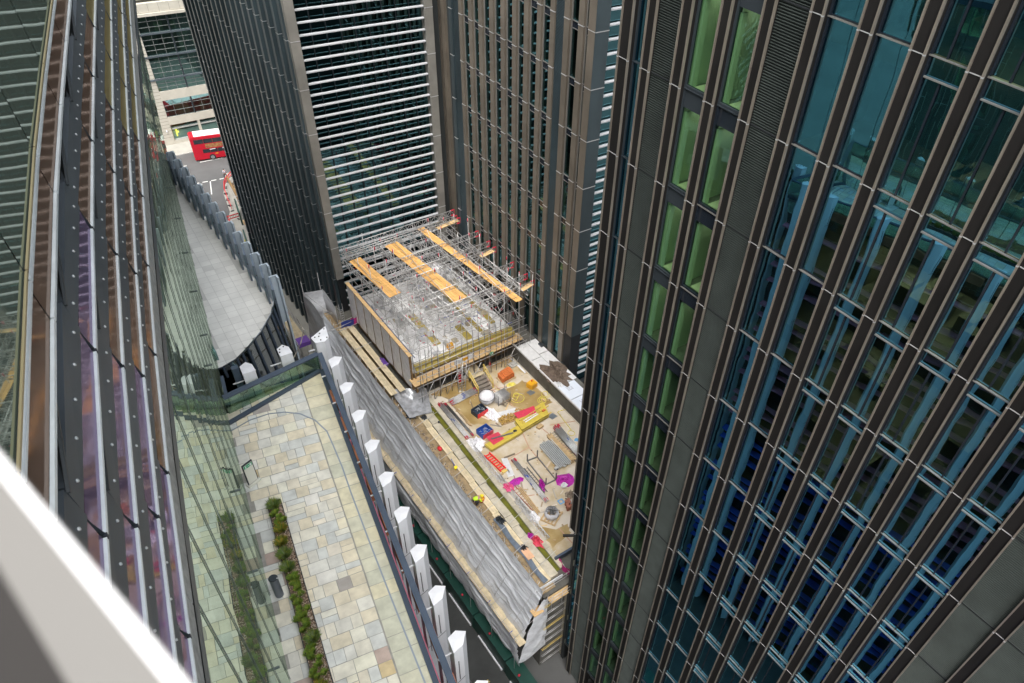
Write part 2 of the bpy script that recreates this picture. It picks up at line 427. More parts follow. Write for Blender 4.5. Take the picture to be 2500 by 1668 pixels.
piers = [(22.95,22.28),(21.54,21.02),(19.80,19.25),(17.98,17.48),(16.22,15.74),(14.43,13.93),(12.68,12.18),(10.92,10.42),(9.17,8.67),(7.41,6.92),(5.66,5.16),(3.9,3.4),(2.1,1.59),(0.29,-0.18),(-1.5,-1.98),(-3.2,-3.7)]
for i, (a, b) in enumerate(piers):
    pier(rt, 20.23, b, a, TOP, -42.4 if i == 0 else -61.9, joints, 'bronze_dark', 'champagne')
bays = {(21.02,19.80):'L',(15.74,14.43):'L',(1.59,0.29):'L',(-0.18,-1.5):'L',(-1.98,-3.2):'L',
        (22.28,21.54):'N',(19.25,17.98):'G',(17.48,16.22):'G'}
for a, b in ((13.93,12.68),(12.18,10.92)): bays[(a,b)] = 'B'
for a, b in ((10.42,9.17),(8.67,7.41),(6.92,5.66),(5.16,3.9),(3.4,2.1)): bays[(a,b)] = 'S'
for (a, b), kd in bays.items():
    if kd == 'L':
        l = MB(); z = -61.8
        while z < TOP:
            l.hexa([(20.36,b,z),(20.44,b,z+0.02),(20.44,a,z+0.02),(20.36,a,z),(20.33,b,z+0.045),(20.40,b,z+0.06),(20.40,a,z+0.06),(20.33,a,z+0.045)])
            z += 0.09
        p = l.build('louvre_panel', 'louvre_grey', rt)
        bk = MB(); bk.box(20.5, 20.56, b, a, -61.9, TOP)
        for zj in joints: bk.box(20.325, 20.5, b, a, zj-0.02, zj+0.02)
        bk.build('backing', 'black_backing', p)
wins = []
for (a, b), kd in bays.items():
    if kd == 'L': continue
    for zj in joints[1:]:
        if kd == 'N' and zj < -60: continue
        wins.append((a, b, kd, zj))
wins.sort(key=lambda q: -abs(1/(1+(q[3]+26)**2/400 + ((q[0]-8)**2)/60)))
def glz(mb, kd, a, b, z0, z1):
    x = 20.52
    mb.poly([(x, a, z0), (x, b, z0), (x, b, z1), (x, a, z1)])
rest = {'G': MB(), 'B': MB()}; restf = MB()
for k, (a, b, kd, zj) in enumerate(wins):
    z0, z1 = zj + 0.03, min(zj + 3.97, TOP)
    gm = 'glass_green' if kd == 'G' else 'glass_blue'
    gb = MB(); fr = MB(); sp = MB()
    fr.box(20.42, 20.50, b, a, zj-0.018, zj+0.018)                       # bright transom at the joint
    sp.box(20.44, 20.58, a-0.07, a, z0, z1); sp.box(20.44, 20.58, b, b+0.06, z0, z1)
    if kd == 'G':
        glz(gb, kd, a-0.07, b+0.06, zj+0.12, zj+3.3)
        sp.box(20.49, 20.6, b+0.06, a-0.07, zj+3.3, z1); sp.box(20.46, 20.6, b+0.06, a-0.07, zj+0.03, zj+0.12)
    elif kd == 'S':
        glz(gb, kd, a-0.07, b+0.06, zj+0.05, z1)
        fr.box(20.42, 20.5, b+0.06, a-0.07, zj+3.42, zj+3.46)
        c = (a+b)/2 + random.choice((-0.12, 0.05, 0.12))
        sp.box(20.47, 20.56, c-0.03, c+0.03, z0, zj+3.42)
    else:
        glz(gb, kd, a-0.07, b+0.06, z0, z1)
        if kd == 'B': sp.box(20.5, 20.58, b+0.06, a-0.07, zj+0.03, zj+0.07)
    if k < 98:
        p = gb.build('window', gm, rt); fr.build('frame', 'dark_frame' if kd == 'N' else 'edge_metal', p)
        sp.build('spandrel', 'spandrel', p)
    else:
        rr = rest['G' if kd == 'G' else 'B']
        for src, dst in ((gb, rr), (fr, restf), (sp, restf)):
            n = len(dst.v); dst.v += src.v; dst.f += [tuple(n+i for i in f) for f in src.f]; dst.c += src.c; dst.sm += src.sm
for q, nm in (('G', 'glass_green'), ('B', 'glass_blue')):
    if rest[q].f: rest[q].build('more_windows', nm, rt, kind='stuff')
restf.build('more_window_frames', 'dark_frame', rt, kind='stuff')
# interiors
inn = MB(); gr = MB(); lamp = MB(); flo = MB(); olm = MB(); slot = MB(); desk = MB()
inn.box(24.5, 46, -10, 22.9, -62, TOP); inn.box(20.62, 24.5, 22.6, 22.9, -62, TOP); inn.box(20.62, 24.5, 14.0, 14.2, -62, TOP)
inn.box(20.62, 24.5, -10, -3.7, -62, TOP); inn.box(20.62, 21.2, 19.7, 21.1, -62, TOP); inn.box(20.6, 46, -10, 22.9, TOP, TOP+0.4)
for zj in joints[1:]:
    flo.box(20.62, 24.5, -3.7, 22.6, zj-0.66, zj-0.02)
    gr.box(22.3, 22.4, 14.2, 19.4, zj, zj+3.3)             # back wall of the green rooms
    gr.box(20.62, 22.3, 17.6, 17.75, zj, zj+3.3); gr.box(20.62, 22.3, 19.2, 19.3, zj, zj+3.3)
    gr.box(20.60, 20.85, 19.02, 19.15, zj, zj+3.1); gr.box(20.60, 20.85, 17.28, 17.4, zj, zj+3.1)
    if zj > -24: 
        for c in (16.9, 18.6): lamp.box(21.3, 21.75, c-0.3, c+0.3, zj+3.22, zj+3.27)
for (zj, c) in ((-6.38,6.5),(-6.38,4.5),(-10.38,8.0),(-10.38,4.4),(-14.38,9.7),(-14.38,8.1),(-18.38,9.7),(-18.38,6.4),(-14.38,6.2),(-22.38,8.0)):
    olm.box(21.3, 23.4, c-0.35, c+0.35, zj+3.26, zj+3.3)
for zj in joints[1:]:
    slot.box(22.24, 22.3, 16.35, 16.75, zj+0.02, zj+2.6); slot.box(22.24, 22.3, 18.25, 18.55, zj+0.02, zj+2.6)
    for q in range(6): y0_ = random.uniform(2.2, 13); desk.box(21.2+random.random(), 22.6+random.random(), y0_, y0_+0.8, zj+0.02, zj+0.75)
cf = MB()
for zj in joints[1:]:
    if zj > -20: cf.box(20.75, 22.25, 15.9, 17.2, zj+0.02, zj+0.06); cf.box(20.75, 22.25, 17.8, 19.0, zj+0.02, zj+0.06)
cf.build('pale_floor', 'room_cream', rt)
slot.build('door_opening', 'room_wall_dark', rt); desk.build('desk', 'room_floor', rt, kind='stuff'); olm.build('office_lamp', 'office_lamp', rt)
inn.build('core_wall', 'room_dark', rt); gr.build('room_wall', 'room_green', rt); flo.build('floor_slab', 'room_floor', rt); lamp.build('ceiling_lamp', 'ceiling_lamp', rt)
gl = MB()
for (x, y, z) in ((22.8,8.3,-4.4),(22.8,7.0,-4.4),(23.2,9.6,-5.0),(22.6,5.5,-4.6)): gl.box(x-0.02, x+0.05, y-0.25, y+0.25, z-0.1, z+0.1)
gl.build('status_light', 'interior_green_lamp', rt)

# ================================================================== NORTH TOWER (white louvre blades)
nt_ = T('louvred_tower', 'dark tower with white horizontal louvre blades and a side of close vertical fins', 'building', (27.4, 80, -62))
c = MB(); c.box(21.1, 34.0, 65.1, 98.3, -62, TOP); c.box(20.95, 21.3, 64.9, 98.4, -62, TOP); c.build('wall', 'black_backing', nt_)
gp = MB(); gp.poly([(21.5,65.0,-61),(33.15,65.0,-61),(33.15,65.0,TOP),(21.5,65.0,TOP)]); gp.build('glass_wall', 'glass_tower', nt_)
mu = MB()
for i in range(1, 9): mu.box(21.5+i*1.3-0.03, 21.5+i*1.3+0.03, 64.86, 65.02, -61, TOP)
mu.build('mullion', 'dark_frame', nt_)
def blade(x0, x1, y, z):
    b = MB(); b.hexa([(x0,y-0.02,z-0.07),(x1,y-0.02,z-0.07),(x1,y+0.2,z-0.03),(x0,y+0.2,z-0.03),(x0,y-0.02,z+0.02),(x1,y-0.02,z+0.02),(x1,y+0.2,z+0.06),(x0,y+0.2,z+0.06)]); return b
for k in range(-30, 34):
    z = -21.25 - k*0.995
    if z > TOP: continue
    blade(21.5, 33.1, 64.4, z).build('louvre_blade', 'slat_white', nt_)
js1 = [-2.6 - 4*k for k in range(-3, 15)]
for (x0, x1, zb, off, mt_) in ((20.7,21.5,-46.4,0,'tower_corner'), (33.15,33.95,-50,1.2,'tower_corner')):
    b = MB(); b.box(x0, x1, 64.3, 65.2, zb, TOP); p = b.build('corner_column', mt_, nt_)
    j = MB()
    for zj in js1:
        zj += off
        if zj > zb: j.box(x0-0.012, x1+0.012, 64.285, 65.21, zj-0.03, zj+0.03)
    j.build('joint', 'silver_joint', p)
b = MB(); b.box(20.85, 21.5, 64.5, 65.2, -62, -46.4); b.box(33.15, 33.9, 64.5, 65.1, -62, -50); b.build('column_foot', 'black_backing', nt_)
for k in range(20):
    y = 64.86 + 1.757*k
    b = MB()
    b.hexa([(20.80,y,-61.9),(20.98,y+1.62,-61.9),(21.0,y+1.62,-61.9),(21.0,y,-61.9),(20.80,y,TOP),(20.98,y+1.62,TOP),(21.0,y+1.62,TOP),(21.0,y,TOP)])
    b.box(20.52, 20.97, y-0.03, y+0.42, -61.9, TOP); b.box(20.70, 20.97, y+0.85, y+1.15, -61.9, TOP)
    p = b.build('fin', 'tower_clad', nt_)
    j = MB()
    for zj in js1:
        j.box(20.50, 20.97, y-0.045, y+0.44, zj-0.025, zj+0.02); j.box(20.69, 20.95, y+0.84, y+1.16, zj-0.012, zj+0.008)
    j.build('joint', 'silver_joint', p)

# ================================================================== EAST TOWER (bronze piers, X = 34.6)
et = T('east_tower', 'tower with light bronze vertical piers and teal windows between them, behind the roof scaffold', 'building', (36, 53, -62))
js2 = [-1.03 - 4*k for k in range(-3, 13)]
eps = [(62.59,62.06),(60.81,60.29),(59.15,58.56),(57.5,56.9),(55.76,55.17),(54.03,53.43),(52.32,51.75),(50.67,50.07),(48.9,48.36),(47.22,46.65),(45.5,44.88),(43.79,43.17),(42.63,41.83)]
for i, (a, b) in enumerate(eps):
    x = MB(); zb = -44.6 if i == len(eps)-1 else -48.7
    if i == len(eps)-1:
        x.box(34.58, 34.62, b, a, zb, TOP); p = x.build('pier', 'bronze_mid', et)
        y = MB(); y.box(34.6, 35.85, b-0.03, b+0.4, zb, TOP); y.box(34.63, 35.8, b+0.4, a-0.02, zb, TOP); y.build('pier_return', 'tower_clad', p)
    else:
        x.box(34.6, 35.0, b, a, zb, TOP); p = x.build('pier', 'bronze_mid' if i else 'tower_clad', et)
    j = MB()
    for zj in js2:
        if zj > zb:
            j.box(34.565, 34.7, b-0.01, a+0.01, zj-0.03, zj+0.03)
            if i == len(eps)-1: j.box(34.6, 35.86, b-0.045, b, zj-0.03, zj+0.03)
    j.build('joint', 'silver_joint', p)
rest = MB(); cnt = 0; ew = []
for i in range(len(eps)-1):
    a, b = eps[i][1], eps[i+1][0]
    if i in (0, 9):
        l = MB(); z = -48.6
        while z < TOP: l.box(34.72, 34.8, b, a, z, z+0.05); z += 0.1
        p = l.build('louvre_panel', 'tower_clad', et); q = MB(); q.box(34.85, 34.9, b, a, -48.7, TOP); q.build('backing', 'black_backing', p); continue
    for zj in js2: ew.append((a, b, zj))
ew.sort(key=lambda q: abs(q[2]+28))
ewf = MB()
for k, (a, b, zj) in enumerate(ew):
    gb = MB(); x = 34.88; zt = min(zj+4, TOP)
    gb.poly([(x, a, max(zj, -48.6)), (x, b, max(zj, -48.6)), (x, b, zt), (x, a, zt)])
    fr = MB(); fr.box(34.78, 34.86, b, a, zj-0.03, zj+0.03); fr.box(34.80, 34.86, b, a, zj-0.55, zj-0.51)
    fr.box(34.8, 34.87, a-0.12, a, max(zj, -48.6), zt)
    if k < 98:
        p = gb.build('window', 'glass_tower', et); fr.build('frame', 'edge_metal', p)
        s = MB(); s.box(34.84, 34.92, b, a, zj+3.46, zt); s.build('spandrel', 'spandrel', p)
    else:
        for src, dst in ((gb, rest), (fr, ewf)):
            n = len(dst.v); dst.v += src.v; dst.f += [tuple(n+i for i in f) for f in src.f]; dst.c += src.c; dst.sm += src.sm
if rest.f: rest.build('more_windows', 'glass_tower', et, kind='stuff'); ewf.build('more_window_frames', 'dark_frame', et, kind='stuff')
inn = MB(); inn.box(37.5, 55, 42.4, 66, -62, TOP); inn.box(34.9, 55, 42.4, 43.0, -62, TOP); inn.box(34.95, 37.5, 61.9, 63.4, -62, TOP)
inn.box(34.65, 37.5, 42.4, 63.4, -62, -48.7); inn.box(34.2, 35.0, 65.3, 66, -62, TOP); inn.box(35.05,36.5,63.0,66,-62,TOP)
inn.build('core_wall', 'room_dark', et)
fl = MB(); lm = MB(); bl = MB()
for zj in js2[1:]:
    fl.box(35.0, 37.5, 43.0, 62, zj-0.5, zj-0.05)
for (zj, y) in ((-25.03,49.3),(-29.03,49.3),(-33.03,49.3),(-17.03,49.3),(-37.03,47.8),(-13.03,49.3),(-21.03,49.3),(-29.03,46),(-33.03,45.2),(-37.03,59.8)):
    bl.box(35.1, 35.14, y-0.55, y+0.15, zj+0.1, zj+3.4)
fl.build('floor_slab', 'room_floor', et); bl.build('blind', 'blind_lit', et)
cm = MB(); cm.box(35.0, 35.35, 64.9, 65.4, -62, TOP); cm.box(34.75, 35.05, 63.72, 64.3, -62, TOP); cm.build('corner_mullion', 'bronze_mid', et)
ss = MB(); ss.poly([(35.85,42.25,-61),(50,42.25,-61),(50,42.25,TOP),(35.85,42.25,TOP)]); ss.build('side_glass', 'glass_tower', et)
for k in range(-34, 26):
    z = -24.8 - k*1.008
    if z > TOP: continue
    blade(35.9, 50, 41.9, z).build('louvre_blade', 'slat_white', et)
bt = MB(); bt.box(35.86, 50, 41.7, 42.2, -62, -51.3); bt.box(34.7, 35.8, 41.9, 43.0, -62, -44.6); bt.build('dark_base', 'black_backing', et)

# ================================================================== NORTH STREET BUILDING (cream stone, beyond the bus)
nb = T('cream_stone_building', 'cream stone office block with grids of windows, behind the red bus', 'building', (28, 141, -62))
Y0 = 137.6
def nbx(mb, x0, x1, z0, z1, d0=0.0, d1=0.6): mb.box(x0, x1, Y0-d0, Y0+d1, z0, z1)
wl = MB()
nbx(wl, 5, 21.15, -62, -39.6); nbx(wl, 34, 80, -62, -39.6)
nbx(wl, 21.15, 34, -54.4, -52.9, 0.05); nbx(wl, 21.15, 34, -58.55, -57.25, 0.05); nbx(wl, 21.15, 34, -62, -61.3, 0.05)
nbx(wl, 21.15, 34, -41.35, -40.95, 0.5); nbx(wl, 5, 80, -40.9, -39.6, 0.12); nbx(wl, 5, 80, -39.5, -36, -1.5, 2.5)
wl.box(5, 80, Y0+1, Y0+1.2, -62, -40); wl.box(5, 80, Y0+2.5, Y0+20, -62, -34)
nbx(wl, 25.6, 26.0, -61.3, -58.5, 0.02)
wl.build('wall', 'cream_stone', nb)
jn = MB()
for z in [-40.25, -41.0] + [-41.35 - 0.55*k for k in range(1, 36)]:
    jn.box(5, 21.12, Y0-0.008, Y0, z-0.02, z+0.02)
for k in range(24): jn.box(5+k*1.53, 5.03+k*1.53, Y0-0.13, Y0-0.12, -40.9, -39.6)
jn.build('stone_joint', 'concrete_dark', nb)
tr = MB()
for z in (-44.0, -47.4, -50.95): nbx(tr, 19.8, 34, z-0.10, z+0.12, 0.25, 0.2)
tr.build('string_course', 'spandrel_stud', nb)
for (zt, zb) in ((-41.35,-43.9), (-44.1,-47.3), (-47.5,-50.85), (-51.05,-52.9), (-54.4,-57.2)):
    for (xa, xb) in ((21.2, 25.6), (25.75, 30.1), (30.25, 34)):
        gq = MB(); gq.poly([(xa,Y0+0.15,zb),(xb,Y0+0.15,zb),(xb,Y0+0.15,zt),(xa,Y0+0.15,zt)]); p = gq.build('window', 'north_window', nb)
        fr = MB(); n = 3
        for q in range(n+1):
            x = xa + (xb-xa)*q/n; fr.box(x-0.025, x+0.025, Y0+0.1, Y0+0.2, zb, zt)
        nn = 4 if zt-zb > 3 else 3
        for q in range(nn+1):
            z = zb + (zt-zb)*q/nn; fr.box(xa, xb, Y0+0.06, Y0+0.2, z-0.022, z+0.022)
        fr.build('frame', 'window_grey', p)
        bd = MB()
        for q in range(4):
            if random.random() < 0.6:
                x = xa + (xb-xa)*random.random()*0.75; bd.box(x, x+random.uniform(0.5,1.3), Y0+0.5, Y0+0.55, zb+random.choice((0.1,(zt-zb)*0.5)), zt-random.choice((0.1,(zt-zb)*0.4)))
        if bd.f: bd.build('blind', 'blind_cream', p)
    wm = MB(); wm.box(25.58, 25.77, Y0-0.05, Y0+0.3, zb, zt); wm.box(30.08, 30.27, Y0-0.05, Y0+0.3, zb, zt); wm.build('mullion', 'dark_frame', nb)
for (xa, xb) in ((21.3, 25.6), (26.0, 31)):
    gq = MB(); gq.poly([(xa,Y0+0.4,-61.2),(xb,Y0+0.4,-61.2),(xb,Y0+0.4,-58.6),(xa,Y0+0.4,-58.6)]); p = gq.build('shopfront', 'north_window', nb)
    s = MB(); s.box(xa, xb, Y0+0.1, Y0+0.4, -59.4, -59.2); s.box(xa, xb, Y0-0.02, Y0+0.5, -61.3, -61.15); s.build('frame', 'light_metal', p)
lf = MB(); lf.tube((21.9,Y0+0.7,-60.9), (22.0,Y0+0.7,-59.6), 0.13, 8); lf.tube((22.15,Y0+0.7,-60.3), (22.2,Y0+0.7,-60.1), 0.18, 8)
lf.build('window_lamp', 'yellow_lamp', nb)
wlp = MB(); wlp.tube((20.35,Y0-0.2,-59.6),(20.35,Y0-0.2,-59.3),0.1,8); wlp.box(20.3,20.4,Y0-0.2,Y0,-59.5,-59.45); wlp.build('wall_light', 'white_paint', nb)

# ================================================================== GLASS OFFICE BUILDING ON THE LEFT (shingled facade over the terraces)
LA = R(10.2)
UD = Vector((math.sin(LA), math.cos(LA), 0)); WD = Vector((math.cos(LA), -math.sin(LA), 0))
def bend(u, z):
    t = max(0.0, min(1.0, (z + 20.5) / 11.0))
    q = min(u, 46) - 9.3; return -1.8 + 0.045 * 0.5 * (math.sqrt(q*q + 9) + q) * t * t
def L(u, z, dw=0.0): return UD*u + WD*(bend(u, z) + dw) + Vector((0, 0, z))
TZ = -20.5       # south terrace level
NZ = -21.4       # north terrace level
gb_ = T('glass_facade_building', 'glass office building at the left edge with stepped bands of coloured glass and studded panels', 'building', L(12, -62))
us = [2.5 + 2.8*k for k in range(0, 14)]
def strip(mb, ua, ub, za, zb, dwa, dwb):
    mb.poly([L(ua, za, dwa), L(ub, za, dwa), L(ub, zb, dwb), L(ua, zb, dwb)])
# bands: (z_rail above, z_spandrel_top, z_spandrel_bottom, z_glass_bottom=rail) ; each lies lower and further right in the photo
bands = [(-4.80,-5.22,-5.53,-5.87,'mirror_gold',0.0), (-5.95,-6.22,-6.55,-6.87,'mirror_gold',0.9), (-6.95,-7.15,-7.50,-7.82,'mirror_gold',1.8), (-7.90,-8.00,-8.33,-8.62,'mirror_gold',0.5)]
kinds = ['mirror_gold', 'mirror_warm', 'mirror_violet']
for bi, (z0, z1, z2, z3, gm, ph) in enumerate(bands):
    # dark inner glass behind the open joint
    d = MB(); 
    for k in range(len(us)-1): strip(d, us[k], us[k+1], z0, z1-0.02, -0.22, -0.22)
    d.build('inner_glass', 'mirror_maroon', gb_)
    for k in range(len(us)-1):
        ua = us[k] + ph; ub = ua + 2.8
        sp = MB(); st = 0.02 + 0.0
        a, b = ua+0.02, ub-0.02
        # studded panel: a thick plate leaning outwards, its far end stepping out
        p0, p1 = L(a, z1, -0.02), L(b, z1+0.07, -0.02); q0, q1 = L(a, z2, 0.0), L(b, z2, 0.02)
        th = -WD*0.07
        sp.hexa([q0, q1, q1+th, q0+th, p0, p1, p1+th, p0+th])
        sp.hexa([L(a, z1-0.02, -0.3), L(a+0.07, z1-0.02, -0.3), L(a+0.07, z1+0.03, -0.02), L(a, z1+0.03, -0.02), L(a, z1+0.02, -0.3), L(a+0.07, z1+0.02, -0.3), L(a+0.07, z1+0.06, -0.02), L(a, z1+0.06, -0.02)])
        p = sp.build('studded_panel', 'spandrel_stud', gb_)
        sm = MB()
        for q in range(5):
            t = (q+0.5)/5; c = (p0*(1-t)+p1*t)*0.42 + (q0*(1-t)+q1*t)*0.58
            sm.tube(c, c + WD*0.015 + Vector((0,0,0.006)), 0.018, 6)
        sm.build('stud', 'stud', p)
        gq = MB(); strip(gq, ua, ub-0.04, z2-0.01, z3, 0.0, 0.03)
        far = ua > 17; mid = 8.5 < ua <= 17
        km = gm if far else ('mirror_warm' if mid else 'mirror_violet')
        p = gq.build('colour_glass', km, gb_)
        rl = MB(); rl.bar(L(ua+0.03, z3-0.02, 0.045), L(ub-0.03, z3-0.02, 0.045), 0.035, 0.05)
        rl.build('edge_rail', 'rail_light', p)
        jt = MB(); jt.bar(L(ub-0.015, z3-0.02, 0.045), L(ub+0.025, z3-0.02, 0.045), 0.04, 0.055)
        jt.bar(L(ub+0.02, z3, 0.03), L(ub-0.05, z2+0.02, -0.02), 0.03, 0.03)
        jt.build('clamp', 'dark_frame', p)
        # triangular brace plate across the open joint
        tr = MB(); A, B_, D = L(ub+0.9, z0-0.0, 0.03), L(ub-0.02, z1+0.02, -0.0), L(ub+0.9, z1-0.05, -0.2)
        n = Vector((0,0,-0.02))
        tr.poly([A, B_, D]); tr.poly([A+n, D+n, B_+n]); tr.bar(A, B_, 0.03, 0.03)
        tr.build('brace_plate', 'bracket', gb_)
# pale band just above the terrace glazing
for k in range(len(us)-1):
    ua = us[k]+1.4; ub = ua+2.76
    b = MB(); b.hexa([L(ua,-9.25,0.02),L(ub,-9.25,0.02),L(ub,-9.25,-0.06),L(ua,-9.25,-0.06),L(ua,-8.78,-0.0),L(ub,-8.70,0.0),L(ub,-8.70,-0.08),L(ua,-8.78,-0.08)])
    b.build('sill_panel', 'light_metal', gb_)
d = MB()
for k in range(0, 30): strip(d, 2+1.5*k, 3.5+1.5*k, -9.27, -9.55, 0.03, 0.03)
d.build('drip_edge', 'spandrel_stud', gb_)
# tall glazing from the terraces up, in 1.45 m panels
NP = 66
for k in range(NP):
    ua = 2.6 + 1.45*k; ub = ua + 1.42
    gq = MB(); zb = TZ if ua < 21 else NZ; n = 6
    for q in range(n):
        za, zc = zb + (-9.56-zb)*q/n, zb + (-9.56-zb)*(q+1)/n
        strip(gq, ua, ub, za, zc, 0, 0)
    p = gq.build('glazing_panel', 'glass_facade', gb_)
    fr = MB()
    for q in range(n):
        za, zc = zb + (-9.56-zb)*q/n, zb + (-9.56-zb)*(q+1)/n
        fr.bar(L(ub+0.015, za, 0.015), L(ub+0.015, zc, 0.015), 0.012, 0.012, up=WD)
    if k % 2 == 0: fr.bar(L(ub, zb+3.4, 0.0), L(ub, zb+3.4, 0.14), 0.05, 0.05)
    fr.build('joint_frame', 'joint_dark', p)
# upper mirror glass (top left of the photo) with its pale and brass edges
uw = MB(); ug = MB(); ub2 = MB(); ur = MB(); ud = MB()
for k in range(16):
    ua, ub = 2.0+2.6*k, 4.57+2.6*k
    strip(ug, ua, ub, -4.19, -2.2, 0.03, -0.08); strip(uw, ua, ub, -2.2, 3.0, -0.08, -0.2)
    strip(ud, ua, ub, -4.20, -4.39, -0.02, 0.0)
    ur.bar(L(ua,-4.30,0.04), L(ub,-4.30,0.04), 0.025, 0.035)
    ub2.bar(L(ua,-4.19,0.05), L(ub,-4.19,0.05), 0.02, 0.03)
gs = MB()
for k in range(16): strip(gs, 2.0+2.6*k, 4.57+2.6*k, -4.40, -4.73, 0.0, 0.03); ur.bar(L(2.0+2.6*k,-4.76,0.05), L(4.57+2.6*k,-4.76,0.05), 0.035, 0.05)
strip(uw, -16, 1.98, -20.4, 3.0, 0, -0.1); uw.build('unseen_wall', 'unseen_wall_brown', gb_); p = ug.build('mirror_glass', 'mirror_green', gb_); ub2.build('edge_rail', 'rail_brass', p)  # unseen dark wall, added to block sky from the tower glass reflections
p = ud.build('edge_band', 'dark_frame', gb_); ur.build('edge_rail', 'rail_light', p); gs.build('trim_glass', 'mirror_warm', p)
cw = MB()
q0, q1 = L(2,-62), L(97,-62)
for (za, zb, o, us_, ue) in ((-62,-22,-0.45,2,26), (-62,-22,-5.5,26,97), (-22,-9.8,-0.45,2,97), (-9.8,3.0,-0.5,2,36)):
    a, b = UD*us_+WD*(-1.8+o), UD*ue+WD*(-1.8+o)
    cw.hexa([a-WD*12+Vector((0,0,za)), b-WD*12+Vector((0,0,za)), b+Vector((0,0,za)), a+Vector((0,0,za)), a-WD*12+Vector((0,0,zb)), b-WD*12+Vector((0,0,zb)), b+Vector((0,0,zb)), a+Vector((0,0,zb))])
cw.build('core_wall', 'room_dark', gb_)

# ------------------------------------------------------------------ SOUTH TERRACE
edgeA, edgeB = Vector((6.02,22.88,TZ)), Vector((3.43-0.19*0,9.0,TZ))
edir = (edgeB-edgeA).normalized()
SEND = edgeA + edir*34
tc = [L(21.98,TZ,0.0), edgeA, SEND, L(-12,TZ,0.0)]
b = MB(); b.prism([(p.x,p.y) for p in tc], TZ-0.6, TZ-0.02); struct(b.build('terrace_base', 'grout'))
stones = MB(); nrm = Vector((-edir.y, edir.x, 0));
if nrm.x > 0: nrm = -nrm                     # points inward (towards the glass wall)
pal = [(1.02,0.97,0.86),(1.0,0.98,0.90),(0.96,0.97,0.96),(0.88,0.92,0.95),(1.0,0.93,0.78),(0.80,0.84,0.87),(1.05,1.0,0.92),(0.96,0.89,0.74),(0.98,0.98,0.95)]
rare = [(0.62,0.50,0.47),(0.55,0.52,0.52),(0.80,0.66,0.42)]
def stone(c, ex, ey, hx, hy, col):
    j = lambda: random.uniform(-0.006, 0.006)
    stones.col = col
    pts = [c-ex*hx-ey*hy, c+ex*hx-ey*hy, c+ex*hx+ey*hy, c-ex*hx+ey*hy]
    stones.poly([p + Vector((j(), j(), 0)) for p in pts])
wall0 = -1.8
def inside(p):
    r = p.dot(WD); return r > wall0 + 0.02
rowh = 0.46; nrow = 62
s = 0.05
# border row along the edge: long slabs
while s < 33:
    ln = random.choice((0.52, 0.62, 0.75)); col = random.choice([(0.88,0.84,0.66),(0.92,0.88,0.72),(0.80,0.80,0.68),(0.74,0.76,0.66)])
    c = edgeA + edir*(s+ln/2) + nrm*0.42; stone(Vector((c.x,c.y,TZ)), edir, nrm, ln/2-0.008, 0.40, col); s += ln
for r in range(nrow):
    off = 0.30 + random.uniform(-0.1, 0.1)
    s0 = 0.05 + r*rowh
    w_ = 0.86
    while w_ < 7:
        wd = random.choice((0.30, 0.42, 0.46, 0.6))
        c = edgeA + edir*(s0 + rowh/2) + nrm*(w_ + wd/2)
        if inside(c - nrm*0 ) :
            col = random.choice(rare) if random.random() < 0.045 else random.choice(pal)
            f = random.uniform(0.9, 1.05); col = tuple(min(1, q*f) for q in col)
            if random.random() < 0.12: # split stone
                stone(Vector((c.x,c.y,TZ)) - edir*rowh*0.25, edir, nrm, rowh/4-0.008, wd/2-0.008, col); stone(Vector((c.x,c.y,TZ)) + edir*rowh*0.25, edir, nrm, rowh/4-0.008, wd/2-0.008, random.choice(pal))
            else: stone(Vector((c.x,c.y,TZ)), edir, nrm, rowh/2-0.008, wd/2-0.008, col)
        w_ += wd
struct(stones.build('terrace_paving', 'stone'))
dr = MB(); drp = [(2.0,21.62),(2.81,21.80),(3.49,21.74),(4.0,21.51),(4.45,21.11),(4.77,20.5),(4.90,19.72),(4.81,19.0),(4.64,17.8),(4.41,16.6),(4.05,14.47),(3.66,12.04),(3.22,9.15),(2.6,5.5)]
for a, b in zip(drp, drp[1:]):
    dr.bar((a[0],a[1],TZ+0.004), (b[0],b[1],TZ+0.004), 0.05, 0.012)
tag(dr.build('drain_channel', 'steel_strip'), 'thin curved steel drain slot set into the stone terrace', 'drain')
# low walls / coping under the balustrade
cp = MB(); cp.bar(edgeA+Vector((0.05,0.05,-0.05)), SEND+Vector((0.05,0.05,-0.05)), 0.16, 0.3); cp.bar(edgeA+Vector((0,0.06,-0.05)), L(21.98,TZ,0)+Vector((0,0.06,-0.05)), 0.16, 0.3)
tag(cp.build('coping', 'rail_blue'), 'dark metal coping along the terrace slab edge under the glass balustrade', 'coping')
bal = T('long_balustrade', 'long glass balustrade with broad blue grey top rail beside the row of white pillars', 'balustrade', (5.0,16,TZ))
RZ = -19.65
ra, rb_ = Vector((6.17,23.02,RZ)), Vector((3.62,8.0,RZ)); rd = (rb_-ra).normalized(); rend = ra + rd*34
x = MB(); x.bar(ra, rend, 0.19, 0.05); x.build('top_rail', 'rail_blue', bal)
gq = MB(); gq.bar(ra+Vector((0,0,-0.43)), rend+Vector((0,0,-0.43)), 0.02, 0.82); gq.build('glass_panel', 'balustrade_glass', bal)
bal2 = T('end_balustrade', 'short glass balustrade with blue grey rail across the end of the terrace', 'balustrade', (4.2,22.9,TZ))
x = MB(); x.bar(Vector((2.28,22.52,RZ)), ra+Vector((-0.06,0.0,0.003)), 0.24, 0.05); x.build('top_rail', 'rail_blue', bal2)
gq = MB(); gq.bar(Vector((2.28,22.52,RZ-0.43)), ra+Vector((-0.1,0,-0.43)), 0.02, 0.82); gq.build('glass_panel', 'balustrade_glass', bal2)
bal3 = T('corner_screen', 'small glass screen with blue grey post in the far left corner of the terrace', 'screen', (2.6,23.2,TZ))
